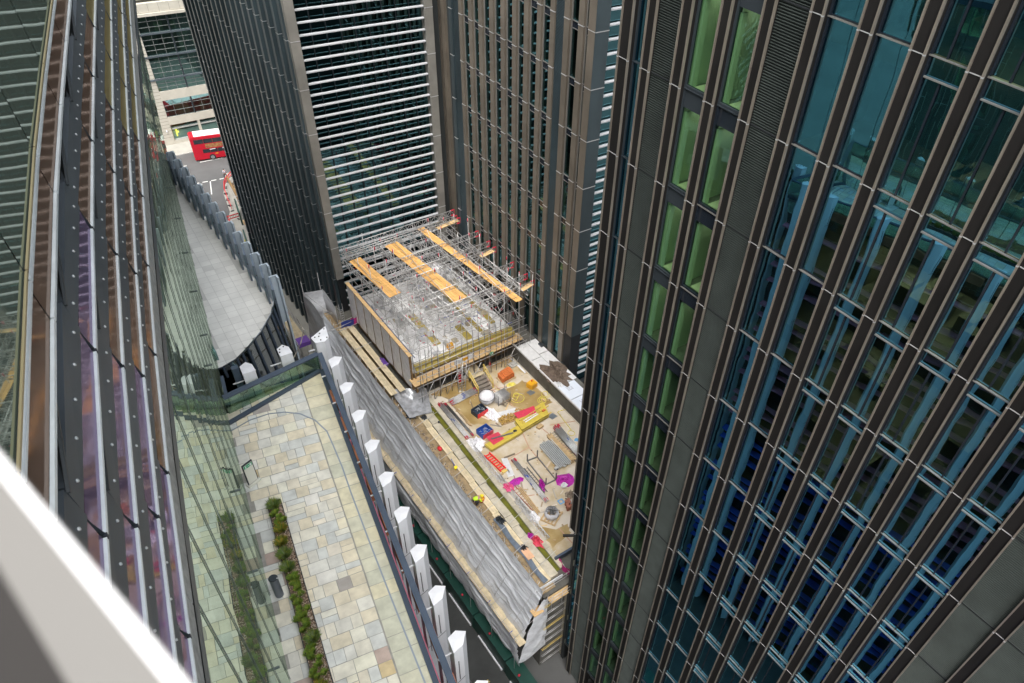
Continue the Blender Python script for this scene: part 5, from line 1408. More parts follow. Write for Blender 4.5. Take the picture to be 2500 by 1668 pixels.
# rubble tray
rb = T('rubble_tray', 'flat tray heaped with golden brown stones beside the tall insulation stack', 'rubble tray', S(770,545))
q = [S(715,555),S(745,595),S(850,560),S(815,515)]; x = MB(); x.prism([(p.x,p.y) for p in q], SZ+0.05, SZ+0.12); x.build('tray', 'plank_plain', rb)
x = MB()
for k in range(170):
    u, v = random.random(), random.random(); p = (q[0]*(1-u)+q[3]*u)*(1-v)+(q[1]*(1-u)+q[2]*u)*v; r = random.uniform(0.05,0.11)
    x.blob((p.x,p.y,SZ+0.14+random.uniform(0,0.26)*(1-abs(u-.5))), r, r*0.8, r*0.6, 5, 3, 0.25)
for k in range(50): p = S(random.uniform(830,900), random.uniform(490,530)); r = random.uniform(0.05,0.1); x.blob((p.x,p.y,SZ+0.1+random.uniform(0,0.2)), r, r*0.8, r*0.6, 5, 3, 0.25)
x.build('stones', 'rubble_gold', rb, kind='stuff')
x = MB(); x.prism([(p.x,p.y) for p in (S(700,515),S(705,550),S(860,500),S(830,478))], SZ+0.02, SZ+0.07); tag(x.build('white_board', 'white_plastic'), 'white board lying on the slab behind the rubble tray', 'board')
# boxes with tools
def tool_box(name, label, c, sx, sy, ang, mside, mfront):
    t = T(name, label, 'box', tuple(c)); ca = Vector((math.cos(ang), math.sin(ang), 0)); sa = Vector((-ca.y, ca.x, 0)); h = 0.55; c = Vector(c)
    x = MB(); x.obox(c+Vector((0,0,0.06)), ca*sx, sa*sy, (0,0,0.03)); x.build('base', mside, t)
    x = MB()
    for s in (-1,1): x.obox(c+ca*sx*s+Vector((0,0,h/2)), ca*0.02, sa*sy, (0,0,h/2))
    x.obox(c+sa*sy+Vector((0,0,h/2)), ca*sx, sa*0.02, (0,0,h/2)); x.build('side', mside, t)
    x = MB(); x.obox(c-sa*sy+Vector((0,0,h/2)), ca*(sx+0.02), sa*0.02, (0,0,h/2)); x.build('front', mfront, t)
    x = MB()
    for k in range(26):
        p = c+ca*random.uniform(-sx*.8,sx*.8)+sa*random.uniform(-sy*.8,sy*.8)+Vector((0,0,random.uniform(0.2,0.5))); dd = Vector((random.uniform(-1,1),random.uniform(-1,1),random.uniform(-.2,.3))).normalized()*random.uniform(.1,.3)
        x.tube(p, p+dd, random.uniform(0.015,0.035), 5)
    x.build('fittings', 'alu', t); return t
tool_box('fittings_box', 'open dark and red bin of scaffold fittings left of the wrapped drum', S(597,510), 0.62, 0.5, 0.15, 'navy', 'barrier_red')
tool_box('blue_fittings_box', 'open blue and pink bin of fittings beside the low insulation stack', S(632,645), 0.58, 0.52, 0.12, 'blue_paint', 'pink_plastic')
# wrapped drum
wd_ = T('wrapped_drum', 'round bale wrapped in clear plastic next to the rack of short tubes', 'bale', S(645,440))
x = MB(); c = S(645,440); x.blob((c.x,c.y,SZ+0.7),0.75,0.75,0.72,20,12,0.03); x.build('wrap', 'sheet_white', wd_); x = MB(); x.path([(c.x+0.78*math.cos(t),c.y+0.78*math.sin(t),SZ+0.95+0.1*math.sin(t)) for t in [i*0.35 for i in range(19)]],0.02); x.build('strap', 'tarp_dark', wd_)
cloth('clear_plastic_heap', 'heap of clear plastic film on the slab in front of the wrapped bale', 'plastic', tuple(S(680,520)), 0.55, 1.2, 'sheet_white', 0.35, 61)
# tube rack
rk = T('tube_rack', 'steel rack filled with short grey tubes behind the rubble tray', 'rack', S(742,425))
c = S(742,425); 
x = MB()
for iz in range(8):
    for iy in range(7): y = c.y-0.45+iy*0.15; x.tube((c.x-0.75+random.uniform(-.05,.05),y,SZ+0.2+iz*0.09),(c.x+0.75+random.uniform(-.05,.05),y+0.12,SZ+0.2+iz*0.09),0.035,6)
x.build('tubes', 'tube', rk); x = MB()
for dx in (-0.7,0.7):
    for dy in (-0.55,0.55): x.tube((c.x+dx,c.y+dy,SZ),(c.x+dx,c.y+dy,SZ+1.3),0.03)
for dy in (-0.55,0.55): x.tube((c.x-0.7,c.y+dy,SZ+0.12),(c.x+0.7,c.y+dy,SZ+0.12),0.03)
x.build('frame', 'tube_dark', rk)
x = MB()
for k in range(30): p = Vector((c.x+random.uniform(-.5,.6), c.y-0.7+random.uniform(-.25,.2), SZ+random.uniform(.1,.5))); x.tube(p, p+Vector((random.uniform(-.2,.2),random.uniform(-.2,.2),.1)),0.03,5)
x.build('couplers', 'rubble_grey', rk)
# rectangular steel frame
fr_ = T('steel_frame', 'rectangular dark steel frame with four uprights standing on the slab', 'frame', S(1010,880))
q = [S(912,828),S(978,802),S(1100,952),S(1035,985)]; x = MB()
for a, b in zip(q, q[1:]+q[:1]): x.bar(a+Vector((0,0,0.06)), b+Vector((0,0,0.06)), 0.09, 0.1)
x.build('base_rail', 'tube_dark', fr_); x = MB()
for p in q: x.bar(p, p+Vector((0,0,0.95)), 0.08, 0.08, up=(0,1,0))
x.build('upright', 'tube_dark', fr_)
ch = T('white_helmet', 'small white helmet hanging on the corner upright of the steel frame', 'helmet', S(1092,895)); c = S(1098,920)
x = MB(); x.blob((c.x,c.y,SZ+0.98),0.17,0.15,0.13,12,8); x.build('shell', 'white_plastic', ch); x = MB(); x.blob((c.x,c.y-0.03,SZ+0.92),0.21,0.19,0.02,12,4); x.build('brim', 'tarp_dark', ch)
# white sack on pallet
sk = T('rubble_sack', 'open white bulk bag full of metal fittings standing on a wooden pallet', 'bulk bag', S(1068,1175))
c = S(1072,1195); pallet(sk, c, 0.5, 0.85, 0.7)
x = MB()
def sackf(u, v):
    t = u*2*math.pi; rr = (0.48+0.14*math.sin(v*3.0))*(1+0.04*math.sin(t*9+v*5)); return (c.x+rr*math.cos(t), c.y+rr*math.sin(t), SZ+0.15+v*0.72+0.04*math.sin(t*5)*v)
x.sheet(sackf, 36, 8); x.build('bag', 'sack', sk)
x = MB()
for k in range(60): a_ = random.uniform(0,6.28); r_ = random.uniform(0,.42); p = Vector((c.x+r_*math.cos(a_), c.y+r_*math.sin(a_), SZ+random.uniform(.6,.8))); x.tube(p, p+Vector((random.uniform(-.25,.25),random.uniform(-.25,.25),random.uniform(-.03,.08))),0.022,5)
x.tube((c.x-.4,c.y-.3,SZ+.88),(c.x+.35,c.y+.3,SZ+.92),0.03); x.tube((c.x-.3,c.y+.3,SZ+.9),(c.x+.35,c.y-.25,SZ+.95),0.03); x.build('fittings', 'tube_dark', sk)
# yellow case
yc = T('yellow_case', 'bright orange yellow site case near the slab edge by the coiled hose', 'case', S(940,325)); c = S(942,335)
x = MB(); x.obox((c.x,c.y,SZ+0.28),(0.42,0.08,0),(-0.07,0.36,0),(0,0,0.27)); x.build('body', 'yellow_paint', yc); x = MB(); x.obox((c.x,c.y,SZ+0.57),(0.36,0.07,0),(-0.06,0.3,0),(0,0,0.03)); p = x.build('lid', 'yellow_paint', yc); x = MB(); x.tube((c.x+.05,c.y+.1,SZ+.6),(c.x+.05,c.y+.12,SZ+.78),0.06,8); x.build('red_knob', 'barrier_red', p)
# hoses
def hose(label, cs_):
    x = MB(); pts = []
    for (cx, cy, r, turns, a0) in cs_:
        c = S(cx, cy)
        for i in range(int(turns*16)+1): t = a0+i*math.pi/8; rr = r*(1-0.02*i); pts.append((c.x+rr*math.cos(t), c.y+rr*math.sin(t), SZ+0.035+0.002*i))
    x.path(pts, 0.03, 5); tag(x.build('yellow_hose', 'hose_yellow'), label, 'hose')
hose('yellow hose in a double loop right of the tube rack', [(700,350,0.05,0.1,0),(850,412,0.75,1.3,2.2),(840,395,0.35,1.0,0)])
hose('tangled yellow hose by the orange yellow case', [(1010,430,0.5,1.5,1),(1030,390,0.55,1.4,3),(990,350,0.9,0.45,0.3)])
hose('thin yellow hose curling towards the tower edge', [(1160,540,1.1,0.4,-0.6),(1205,645,0.4,1.05,1)])
for (nm, c, m_, lb) in (('drain_cover', (936,375), 'steel_strip', 'square grey drain cover in the wet patch near the yellow case'), ('floor_drain', (1080,532), 'steel_strip', 'square grey drain cover right of the tall insulation stack')):
    x = MB(); p = S(*c); x.obox((p.x,p.y,SZ+0.02),(0.34,0.05,0),(-0.05,0.3,0),(0,0,0.015)); tag(x.build(nm, m_), lb, 'drain cover')
bm_ = T('blue_floor_box', 'small blue square frame set in the slab above the bulk bag', 'floor box', S(1135,1095)); p = S(1135,1095)
x = MB()
for dx, dy in ((-.2,0),(.2,0),(0,-.2),(0,.2)): x.box(p.x+dx-(.05 if dx else .25),p.x+dx+(.05 if dx else .25),p.y+dy-(.05 if dy else .15),p.y+dy+(.05 if dy else .15),SZ,SZ+0.04)
x.build('rim', 'blue_mark', bm_)
x = MB(); x.tube(tuple(S(1237,690)), tuple(S(1237,690,SZ+0.06)), 0.22, 16); tag(x.build('blue_drum_lid', 'blue_mark'), 'round blue lid on the slab by the tower edge', 'lid')
# magenta and pink nets
cloth('magenta_tarp', 'magenta plastic sheet with a white rag on it beside the dark tower edge', 'sheet', tuple(S(1168,955)), 0.85, 0.85, 'magenta', 0.22, 71, 10, 0.15)
cloth('white_rag', 'white rag lying on the magenta sheet', 'rag', tuple(S(1155,985,SZ+0.2)), 0.33, 0.26, 'white_plastic', 0.08, 72, 10, 0.2)
cloth('purple_mat', 'flat purple plastic mat at the end of the white lattice girder', 'sheet', tuple(S(838,965)), 0.85, 0.42, 'magenta', 0.12, 73, 8, 0.1)
cloth('pink_bag', 'pink netting draped over the short dark ladder beam', 'netting', tuple(S(1010,985)), 0.25, 0.85, 'magenta', 0.3, 74, 12, 0.2, ang=-0.5)
cloth('pink_net_heap', 'pink netting over the white lattice girder', 'netting', tuple(S(790,1000,SZ+0.3)), 0.45, 0.5, 'pink_net', 0.2, 75)
cloth('crimson_net', 'crimson and purple netting hanging over the gutter near the corner', 'netting', tuple(S(975,1355)), 0.5, 0.85, 'pink_plastic', 0.35, 76, 14, 0.25, ang=0.2)
cloth('violet_net', 'violet edge of netting left of the crimson netting', 'netting', tuple(S(935,1325,SZ+0.05)), 0.28, 0.4, 'magenta', 0.3, 77, 12, 0.2)
rs = T('red_sledge', 'long bright red plastic barrier lying flat beside the lattice girder', 'barrier', S(700,840))
x = MB(); a, b = S(645,785), S(755,890); d = (b-a).normalized(); n = Vector((-d.y,d.x,0)); 
for s in (-1,1): x.bar(a+n*0.28*s+Vector((0,0,.1)), b+n*0.28*s+Vector((0,0,.1)), 0.09, 0.14)
for k in range(8): c = a+(b-a)*(k+.5)/8; x.bar(c-n*.28+Vector((0,0,.1)), c+n*.28+Vector((0,0,.1)), 0.1, 0.06)
x.build('panel', 'bright_red', rs); x = MB(); x.bar(b+Vector((0,0,.08)), b+d*0.3+Vector((0,0,.08)), 0.5, 0.1); x.build('foot', 'timber_yellow', rs)
x = MB(); x.prism([(p.x,p.y) for p in (S(740,812),S(780,808),S(830,925),S(785,935))], SZ+0.02, SZ+0.05); tag(x.build('white_sheet_board', 'white_plastic'), 'white board lying beside the flat red barrier', 'board')
cloth('white_plastic_heap', 'white plastic heap at the top end of the lattice girder', 'plastic', tuple(S(570,715)), 0.85, 0.85, 'sheet_white', 0.45, 81)
cloth('pale_sheet_corner', 'pale plastic sheet beside the lower end of the girder', 'plastic', tuple(S(960,1200)), 0.4, 0.7, 'sheet_white', 0.25, 82)
for k in range(6):
    p = S(1175,1135); o = [(0,0),(.28,.1),(.1,.3),(-.1,-.25),(.2,-.3),(.35,.35)][k]; x = MB(); c = Vector((p.x+o[0],p.y+o[1],SZ))
    x.tube(c, c+Vector((0,0,.55)), .13, 12, caps=False); x.tube(c+Vector((0,0,.5)), c+Vector((0,0,.55)), .15, 12)
    tag(x.build('clay_pipe', 'rust_pipe', base=tuple(c)), 'short rust red clay pipe standing with others by the tower edge', 'pipe', 'clay pipes by the tower edge')
cloth('white_bundle', 'small white bag behind the clay pipes', 'bag', tuple(S(1190,1100)), 0.25, 0.25, 'white_plastic', 0.35, 83)
cloth('scrap_heap', 'heap of brown scrap behind the clay pipes by the tower edge', 'scrap', tuple(S(1200,1050)), 0.5, 0.5, 'rubble_grey', 0.3, 84)
x = MB(); x.bar(S(1147,1318,SZ+0.1), S(1230,1318,SZ+0.1), 0.2, 0.12); tag(x.build('dark_beam', 'sill_dark'), 'short dark beam sticking out from behind the tower edge', 'beam')
x = MB(); c = S(818,195); x.obox((c.x,c.y,SZ+.1),(.42,.05,0),(-.05,.36,0),(0,0,.09)); x.obox((c.x,c.y,SZ+.25),(.2,.05,0),(-.05,.16,0),(0,0,.05)); tag(x.build('bagged_slab_stack', 'stone_grey'), 'small stack of pale slabs and bags near the white strip', 'slabs')
x = MB(); x.bar(S(805,150,SZ+.05), S(900,245,SZ+.05), .22, .05); tag(x.build('white_plank', 'white_paint'), 'white plank lying along the slab edge below the front scaffold', 'plank')
x = MB(); c = S(995,605); x.obox((c.x,c.y,SZ+.12),(.3,.05,0),(-.05,.2,0),(0,0,.11)); tag(x.build('wood_block', 'plank_plain'), 'small wooden block in front of the tall insulation stack', 'block')
cloth('yellow_bag', 'flattened yellow bag on the slab in front of the brick pallet', 'bag', tuple(S(805,322)), 0.5, 0.3, 'yellow_film', 0.12, 85)
# wooden steps and ramp
sw = T('wooden_steps', 'timber ramp and three steps with yellow handrails leading down to the yard', 'steps', S(640,320))
a, b = S(500,190,-49.3), S(640,240,-49.3)
x = MB()
for k in range(7): x.col = (0.8+0.05*(k%2),)*3; x.box(26.2+k*0.22,26.2+k*0.22+0.21,46.6,49.2,-49.6,-49.55+0.002*(k%2))
x.build('ramp_deck', 'plank_pale', sw)
for k in range(4):
    x = MB(); x.box(26.25,27.75,46.6-0.36*(k+1),46.6-0.36*k-0.02,SZ,-49.75-k*0.2); x.build('step', 'step_wood', sw)
x = MB()
for xx in (26.15,27.85):
    x.bar((xx,46.9,-49.6),(xx,46.9,-48.6),.09,.09,up=(0,1,0)); x.bar((xx,45.2,SZ),(xx,45.2,SZ+1.0),.09,.09,up=(0,1,0)); x.bar((xx,46.9,-48.65),(xx,45.15,-49.5),.09,.07); x.bar((xx,46.9,-49.1),(xx,45.2,-50.0),.09,.07)
x.build('handrail', 'timber_yellow', sw)
# fire point
fp = T('fire_point', 'red fire extinguisher stand with a red and white notice beside the ramp', 'fire point', S(468,275)); c = S(468,290)
x = MB(); x.box(c.x-.3,c.x+.3,c.y,c.y+.05,SZ,SZ+.7); x.box(c.x-.3,c.x+.3,c.y-.3,c.y,SZ,SZ+.06); x.build('stand', 'barrier_red', fp)
for dx in (-.14,.14):
    x = MB(); x.tube((c.x+dx,c.y-.14,SZ+.06),(c.x+dx,c.y-.14,SZ+.5),.085,10); p = x.build('extinguisher', 'bright_red', fp); y = MB(); y.tube((c.x+dx,c.y-.14,SZ+.5),(c.x+dx,c.y-.14,SZ+.6),.03,8); y.build('valve', 'tarp_dark', p)
x = MB(); x.box(c.x-.28,c.x+.28,c.y+.06,c.y+.09,SZ+.75,SZ+1.35); p = x.build('notice', 'barrier_red', fp); x = MB(); x.box(c.x-.22,c.x+.22,c.y+.045,c.y+.06,SZ+1.0,SZ+1.28); x.box(c.x-.22,c.x+.22,c.y+.045,c.y+.06,SZ+.82,SZ+.92); x.build('notice_panel', 'white_paint', p)
c = S(665,205); x = MB(); x.tube((c.x,c.y,SZ),(c.x,c.y,SZ+.55),.1,12); x.tube((c.x,c.y,SZ+.55),(c.x,c.y,SZ+.68),.04,8); tag(x.build('fire_extinguisher', 'bright_red'), 'single red fire extinguisher standing right of the wooden steps', 'fire extinguisher')
x = MB(); x.bar(S(280,390,SZ+.1), S(520,290,SZ+.1), .14, .12); tag(x.build('kerb_timber', 'plank_plain'), 'timber kerb at the scaffold foot, left of the wooden steps', 'timber')
x = MB(); x.bar(S(680,200,SZ+.1), S(810,140,SZ+.1), .14, .12); tag(x.build('kerb_timber', 'plank_plain'), 'timber kerb at the scaffold foot, right of the wooden steps', 'timber')
for k, (px, py, s) in enumerate(((300,520,.5),(330,590,.12),(560,445,.1),(1030,585,.1))):
    pass
c = S(330,583); x = MB(); x.blob((c.x,c.y,SZ+.3),.12,.12,.12,10,8); x.tube((c.x,c.y,SZ),(c.x,c.y,SZ+.2),.03); tag(x.build('black_ball_post', 'tarp_dark'), 'black ball topped post standing in the gutter', 'post')

x = MB()
rd2 = random.Random(11)
for k in range(260):
    p = S(rd2.uniform(300, 1200), rd2.uniform(220, 1350)); 
    if not (21.9 < p.x < 31.8 and 26 < p.y < 46.5): continue
    a_ = rd2.uniform(0, 3.14); l = rd2.choice((0.08, 0.12, 0.2, 0.5, 1.1)); w2 = rd2.uniform(0.03, 0.09)
    g_ = rd2.uniform(0.4, 1.4); x.col = rd2.choice([(g_,g_,g_),(g_,g_*0.8,g_*0.5),(g_*1.2,g_*1.1,g_),(g_*.6,g_*.5,g_*.4)])
    x.obox(p+Vector((0,0,0.03)), (math.cos(a_)*l/2, math.sin(a_)*l/2, 0), (-math.sin(a_)*w2, math.cos(a_)*w2, 0), (0,0,0.02))
x.build('scattered_offcuts', 'debris', sb, kind='stuff')
# worker in hi-vis leaning over the roof edge
def person(name, label, base, rz, pose, mats, hat=False, scale=1.0):
    t = T(name, label, 'person', (0,0,0))
    me = bpy.data.meshes.new('body'); J = pose
    edges = [('pelvis','chest'),('chest','neck'),('neck','head'),('head','crown'),('chest','shL'),('shL','elL'),('elL','haL'),('chest','shR'),('shR','elR'),('elR','haR'),('pelvis','hipL'),('hipL','knL'),('knL','anL'),('anL','toL'),('pelvis','hipR'),('hipR','knR'),('knR','anR'),('anR','toR')]
    for s in 'LR':
        h = Vector(J['ha'+s]); e = Vector(J['el'+s]); d = (h-e).normalized(); sd = d.cross(Vector((0,1,0.2))).normalized()
        for k, o in enumerate((-0.03,-0.01,0.01,0.03)):
            J['f%d%s' % (k,s)] = tuple(h + d*(0.085-abs(o)*0.5) + sd*o); edges.append(('ha'+s, 'f%d%s' % (k,s)))
        J['th'+s] = tuple(h + d*0.03 + sd*0.055); edges.append(('ha'+s, 'th'+s))
    rad = {'pelvis':.15,'chest':.17,'neck':.06,'head':.095,'crown':.085,'sh':.07,'el':.05,'ha':.035,'hip':.1,'kn':.065,'an':.045,'to':.04,'f':.012,'th':.013}
    names = list(J); me.from_pydata([J[n] for n in names], [(names.index(a), names.index(b)) for a, b in edges], [])
    o = bpy.data.objects.new('body', me); C.objects.link(o); o.parent = t; me.materials.append(M[mats[0]]); BASE[o.name] = Vector()
    sk_ = o.modifiers.new('skin', 'SKIN'); 
    if not me.skin_vertices: pass
    bpy.context.view_layer.objects.active = o
    lay = me.skin_vertices[0].data if me.skin_vertices else None
    for i, n in enumerate(names):
        r = next((rad[k] for k in sorted(rad, key=len, reverse=True) if n.startswith(k)), .05)
        lay[i].radius = (r, r); lay[i].use_root = (n == 'pelvis')
    ss_ = o.modifiers.new('sub', 'SUBSURF'); ss_.levels = 1; ss_.render_levels = 2
    return t, J
std = dict(pelvis=(0,0,.95), chest=(0,.02,1.32), neck=(0,.02,1.50), head=(0,-.01,1.62), crown=(0,-.01,1.70), shL=(-.19,.02,1.42), elL=(-.27,.08,1.15), haL=(-.20,-.1,.98), shR=(.19,.02,1.42), elR=(.3,.05,1.16), haR=(.2,-.12,1.05), hipL=(-.1,0,.88), knL=(-.14,.12,.5), anL=(-.12,.2,.09), toL=(-.13,.05,.04), hipR=(.1,0,.88), knR=(.12,-.12,.5), anR=(.14,-.18,.09), toR=(.15,-.33,.04))
pw, J = person('person', 'person in white shirt and black trousers walking away by the red barriers', (24.0,120.7,-62), 0, dict(std), ('skin',))
x = MB()
x.blob((0,.02,1.2),.215,.14,.30,14,8); 
for s in (-1,1): x.tube((.19*s,.02,1.43),(.275*s,.075,1.15),.07,10,True,.055)
x.blob((-.19,.02,1.42),.08,.08,.08,8,6); x.blob((.19,.02,1.42),.08,.08,.08,8,6); x.build('shirt', 'shirt', pw)
x = MB(); x.blob((0,0,.93),.175,.135,.12,12,6)
x.tube((-.1,0,.9),(-.14,.12,.5),.1,10,True,.075); x.tube((-.14,.12,.5),(-.12,.2,.1),.075,10,True,.055); x.tube((.1,0,.9),(.12,-.12,.5),.1,10,True,.075); x.tube((.12,-.12,.5),(.14,-.18,.1),.075,10,True,.055); x.build('trousers', 'trousers', pw)
x = MB(); x.blob((0,.015,1.68),.1,.11,.085,12,8); x.build('hair', 'hair', pw)
x = MB(); x.blob((-.035,-.1,1.66),.012,.01,.01,6,4); x.blob((.035,-.1,1.66),.012,.01,.01,6,4); x.blob((0,-.11,1.625),.015,.02,.02,6,4); x.blob((0,-.1,1.585),.025,.01,.008,6,4); x.blob((-.095,0,1.64),.015,.02,.03,6,4); x.blob((.095,0,1.64),.015,.02,.03,6,4); x.build('face_features', 'hair', pw)
x = MB(); x.blob((-.125,.14,.04),.05,.13,.045,8,5); x.blob((.145,-.25,.04),.05,.13,.045,8,5); x.build('shoes', 'tarp_dark', pw)
place(pw, (24.3,121.4,-61.88), R(205)); 
bend_ = dict(pelvis=(0,.25,.62), chest=(0,-.1,.86), neck=(0,-.27,.9), head=(0,-.38,.9), crown=(0,-.45,.93), shL=(-.19,-.15,.86), elL=(-.25,-.25,.55), haL=(-.18,-.42,.32), shR=(.19,-.15,.86), elR=(.25,-.25,.55), haR=(.16,-.42,.32), hipL=(-.12,.25,.56), knL=(-.2,-.08,.42), anL=(-.16,.15,.09), toL=(-.17,-.02,.04), hipR=(.12,.25,.56), knR=(.2,-.08,.42), anR=(.16,.15,.09), toR=(.17,-.02,.04))
pk, J = person('person', 'worker in yellow hi-vis jacket and yellow hard hat crouching on the roof edge', (0,0,0), 0, bend_, ('skin',))
x = MB(); x.blob((0,.07,.78),.21,.30,.17,14,8)
for s in (-1,1): x.tube((.19*s,-.15,.86),(.25*s,-.25,.55),.075,10,True,.06); x.tube((.25*s,-.25,.55),(.18*s,-.38,.36),.06,10,True,.045)
x.build('hivis_jacket', 'hivis', pk)
x = MB(); x.blob((0,.25,.6),.19,.16,.14,12,6)
for s in (-1,1): x.tube((.12*s,.25,.58),(.2*s,-.08,.42),.1,10,True,.08); x.tube((.2*s,-.08,.42),(.16*s,.15,.1),.08,10,True,.06)
x.build('trousers', 'trousers', pk)
x = MB(); x.blob((0,-.4,.97),.135,.155,.10,14,8); x.blob((0,-.44,.945),.15,.17,.015,14,4); x.build('hard_hat', 'hard_hat', pk)
x = MB(); x.blob((-.035,-.49,.88),.012,.012,.01,6,4); x.blob((.035,-.49,.88),.012,.012,.01,6,4); x.blob((0,-.5,.855),.014,.018,.016,6,4); x.build('face_features', 'hair', pk)
x = MB(); x.blob((-.165,.06,.045),.055,.14,.05,8,5); x.blob((.165,.06,.045),.055,.14,.05,8,5); x.build('boots', 'tarp_dark', pk)
c = S(575,1110); place(pk, (c.x+0.1, c.y, SZ-0.05), R(75))
bk_ = T('red_bucket', 'red bucket with yellow contents beside the crouching worker', 'bucket', S(605,1095)); c = S(610,1090)
x = MB(); x.tube((c.x,c.y,SZ),(c.x,c.y,SZ+.35),.2,16,caps=False,r2=.27); x.build('pail', 'barrier_red', bk_); x = MB(); x.tube((c.x,c.y,SZ),(c.x,c.y,SZ+.28),.19,16,r2=.24); x.build('contents', 'yellow_paint', bk_)
c = S(440,875); x = MB(); x.tube((c.x,c.y,SZ-.1),(c.x,c.y,SZ+.2),.14,14,r2=.16); tag(x.build('yellow_bucket', 'hard_hat'), 'small yellow tub on the ledge debris above the worker', 'tub')
c = S(335,745); x = MB(); x.blob((c.x,c.y,SZ),.2,.3,.14,8,6,.15); tag(x.build('red_bag', 'barrier_red'), 'small red bag in the debris of the roof edge', 'bag')
c = S(425,850); x = MB(); x.bar((c.x,c.y-.4,SZ),(c.x,c.y+.4,SZ+.4),.05,.05); x.blob((c.x,c.y-.4,SZ),.2,.3,.06,8,5); tag(x.build('blue_shovel', 'blue_paint'), 'blue bladed shovel leaning in the roof edge debris', 'shovel')

# ================================================================== STREET: bus, barriers, works
bus = T('double_decker_bus', 'red double decker bus with white roof passing on the far street', 'bus', (22.05,129.6,-62))
bang = R(-9.5); bd_ = Vector((math.cos(bang), math.sin(bang), 0)); bn_ = Vector((-bd_.y, bd_.x, 0)); b0 = Vector((22.05,129.55,-62))
def BB(mb, l0, l1, w0, w1, z0, z1, tap=0.0):
    q = lambda l, w_, z: b0 + bd_*l + bn_*w_ + Vector((0,0,z))
    mb.hexa([q(l0,w0,z0),q(l1,w0,z0),q(l1,w1,z0),q(l0,w1,z0),q(l0+tap,w0,z1),q(l1,w0,z1),q(l1,w1,z1),q(l0+tap,w1,z1)]); return mb
x = MB(); BB(x,0,10.9,0,2.5,0.3,4.05); BB(x,0.12,10.8,0.08,2.42,4.05,4.2,0.1)
p = x.build('body', 'red_bus', bus)
x = MB(); BB(x,0.75,10.4,0.22,2.28,4.2,4.25); x.build('roof_panel', 'white_roof', bus)
x = MB()
for r_ in range(2):
    for k in range(4):
        c_ = b0+bd_*(1.15+r_*0.62)+bn_*(0.75+k*0.34)+Vector((0,0,4.256))
        if r_ == 0: glyph = [(0,.9,1,.9),(0,0,0,.9),(1,0,1,.9),(0,0,1,0)] if k % 2 else [(0,.9,1,.9),(0,.45,1,.45),(1,.0,1,.9)]
        else: glyph = [(0,.9,1,.9),(1,.45,1,.9),(0,.45,1,.45),(0,0,0,.45),(0,0,1,0)] if k != 1 else [(.5,0,.5,.9)]
        for (gx0,gy0,gx1,gy1) in glyph: x.bar(c_+bn_*gx0*.22-bd_*(gy0-.45)*.42, c_+bn_*gx1*.22-bd_*(gy1-.45)*.42, .06, .006)
x.build('roof_code', 'text_dark', bus)
for (nm, l0, l1, z0, z1) in (('upper_window',0.5,10.6,3.0,3.75),('lower_window',1.5,9.6,1.35,2.0)):
    x = MB(); BB(x,l0,l1,-0.015,0.0,z0,z1); p = x.build(nm, 'bus_glass', bus)
    x = MB(); 
    for k in range(1,7): BB(x,l0+(l1-l0)*k/7-.02,l0+(l1-l0)*k/7+.02,-.02,-.015,z0,z1)
    x.build('pillar', 'red_bus', p)
x = MB(); BB(x,2.1,9.4,-.02,0,2.2,2.85); x.build('advert_panel', 'ad_panel', bus)
x = MB(); BB(x,2.6,3.5,-.035,-.02,1.85,1.95); BB(x,4.6,6.0,-.035,-.02,1.85,1.95); x.build('window_vent', 'white_paint', bus)
x = MB(); BB(x,-.015,0,0.3,2.2,2.9,3.7); x.build('rear_window', 'bus_glass', bus)
rc = b0+bd_*5.6-bn_*0.02+Vector((0,0,.85)); x = MB()
x.tube(rc, rc-bn_*.012, .27, 20); p = x.build('roundel', 'white_paint', bus); x = MB(); x.tube(rc-bn_*.012, rc-bn_*.02, .15, 16); x.build('roundel_disc', 'red_bus', p); x = MB(); x.bar(rc-bn_*.026-bd_*.27, rc-bn_*.026+bd_*.27, .01, .09); x.build('roundel_bar', 'white_paint', p)
x = MB(); BB(x,3.3,3.75,-.015,0,1.0,1.12); x.build('operator_mark', 'yellow_paint', bus)
for l in (2.75, 8.5):
    for w0, w1 in ((-.03,.3),(2.2,2.53)):
        c1, c2 = b0+bd_*l+bn_*w0+Vector((0,0,.5)), b0+bd_*l+bn_*w1+Vector((0,0,.5))
        x = MB(); x.tube(c1, c2, .5, 22); p = x.build('wheel', 'tyre', bus); y = MB()
        y.tube(c1-bn_*.02, c1, .3, 18) if w0 < 0 else y.tube(c2, c2+bn_*.02, .3, 18); y.build('rim', 'rim', p)
x = MB(); BB(x,-.02,0,.15,.35,.8,1.1); BB(x,-.02,0,2.15,2.35,.8,1.1); x.build('tail_light', 'bright_red', bus)
def make_barrier():
    t = T('road_barrier', 'red plastic road barrier', 'barrier', (0,0,0), 'red road barriers at the corner works')
    x = MB(); x.bar((-1,0,.95),(1,0,.95),.07,.14); x.bar((-1,0,.45),(1,0,.45),.06,.12)
    for k in range(9): x.bar((-.96+k*.24,0,.5),(-.96+k*.24,0,.92),.05,.04,up=(0,1,0))
    x.build('panel', 'barrier_red', t)
    x = MB(); x.box(-.9,-.7,-.25,.25,0,.08); x.box(.7,.9,-.25,.25,0,.08); x.build('foot', 'tarp_dark', t); return t
bs = [(24.9,121.0,50,'at the street end of the curved row, beside the walking person'),(23.7,119.4,60,'second in the curved row'),(22.9,117.5,72,'third in the curved row'),(22.5,115.6,80,'fourth in the curved row'),(22.1,113.6,80,'fifth in the curved row'),(21.9,111.7,80,'last in the curved row, nearest the green hoarding'),(20.95,108.1,5,'across the far end of the grey square'),(20.2,107.0,74,'along the far half of the square'),(19.6,105.2,74,'along the near half of the square'),(19.5,102.9,5,'across the near end of the square')]
br0 = make_barrier()
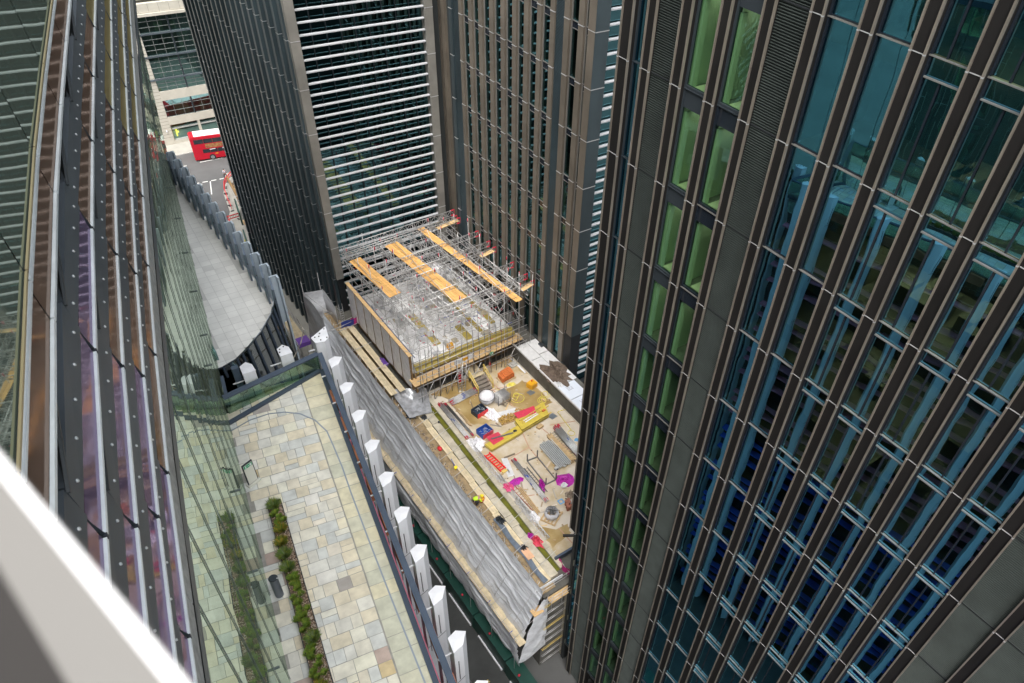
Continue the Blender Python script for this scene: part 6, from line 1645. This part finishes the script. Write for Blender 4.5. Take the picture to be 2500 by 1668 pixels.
for k, (a, b, r_, lb) in enumerate(bs):
    l = 'red plastic road barrier ' + lb
    if k == 0: place(br0, (a,b,-61.88), R(r_)); br0['label'] = l
    else: dup(br0, (a,b,-61.88), R(r_), l)
wk = T('street_excavation', 'timber lined street excavation with brown beams beside the dark tower', 'excavation', (24,112,-62))
x = MB(); x.prism([(24.3,119.5),(25.4,119.5),(24.2,101),(21.4,101),(23.0,110)], -61.88, -61.80); x.build('ground_sheet', 'soil', wk)
x = MB()
for (a, b) in (((24.2,120,-61),(23.3,110.5,-61)),((23.5,109,-60.6),(20.8,96,-60.2)),((24.6,118.5,-61.2),(25.4,118.3,-61.2)),((23.6,114,-61.1),(25,113.7,-61.1)),((24.9,118,-61.3),(23.9,110,-61.3))): x.bar(a, b, .28, .3)
x.build('timber_beam', 'timber_brown', wk)
x = MB(); 
for (c_, s) in (((24.5,115.6,-61.3),.5),((24.2,112.6,-61.3),.6),((24.6,117,-61.3),.3),((22.6,105,-61),.8),((22,99,-60.6),.7),((23.4,103,-61.2),.5)): x.obox(c_, (s,0.1,0), (-.1,s*.8,0), (0,0,.3))
x.build('timber_block', 'plank_plain', wk)
x = MB(); x.hexa([(22.4,110.6,-62),(22.6,110.6,-62),(21.8,106.2,-62),(21.6,106.2,-62),(22.4,110.6,-59.8),(22.6,110.6,-59.8),(21.8,106.2,-59.8),(21.6,106.2,-59.8)]); x.hexa([(20.5,101.5,-62),(20.7,101.5,-62),(19.9,97,-62),(19.7,97,-62),(20.5,101.5,-59.8),(20.7,101.5,-59.8),(19.9,97,-59.8),(19.7,97,-59.8)]); x.build('green_hoarding_panel', 'hoard_green', wk)
x = MB(); x.box(22.6,24.2,96,104,-61.9,-60.5); x.build('site_cabin', 'stone_grey', wk)
x = MB()
for z in (-61,-60.2):
    x.tube((22.9,112,z),(25,111.6,z),.05); x.tube((22.8,110.6,z),(24.9,110.3,z),.05)
x.build('pit_rail', 'tube', wk)
c = (20.2,101.2,-61.6); x = MB(); x.blob(c,.4,.4,.3,10,6); tag(x.build('yellow_tub', 'hard_hat'), 'yellow tub standing by the nearest red barrier of the square', 'tub')
for k in range(36):
    x = MB(); c = Vector((13.6+random.uniform(-.6,.6),23.5+random.uniform(-1,1.5),-61.98)); x.obox(c+Vector((0,0,.06)),(.1,.02,0),(-.01,.05,0),(0,0,.055))
    tag(x.build('paving_block', 'insul', base=tuple(c)), 'yellow paving block loose on the dark alley road', 'paving block', 'loose yellow paving blocks')
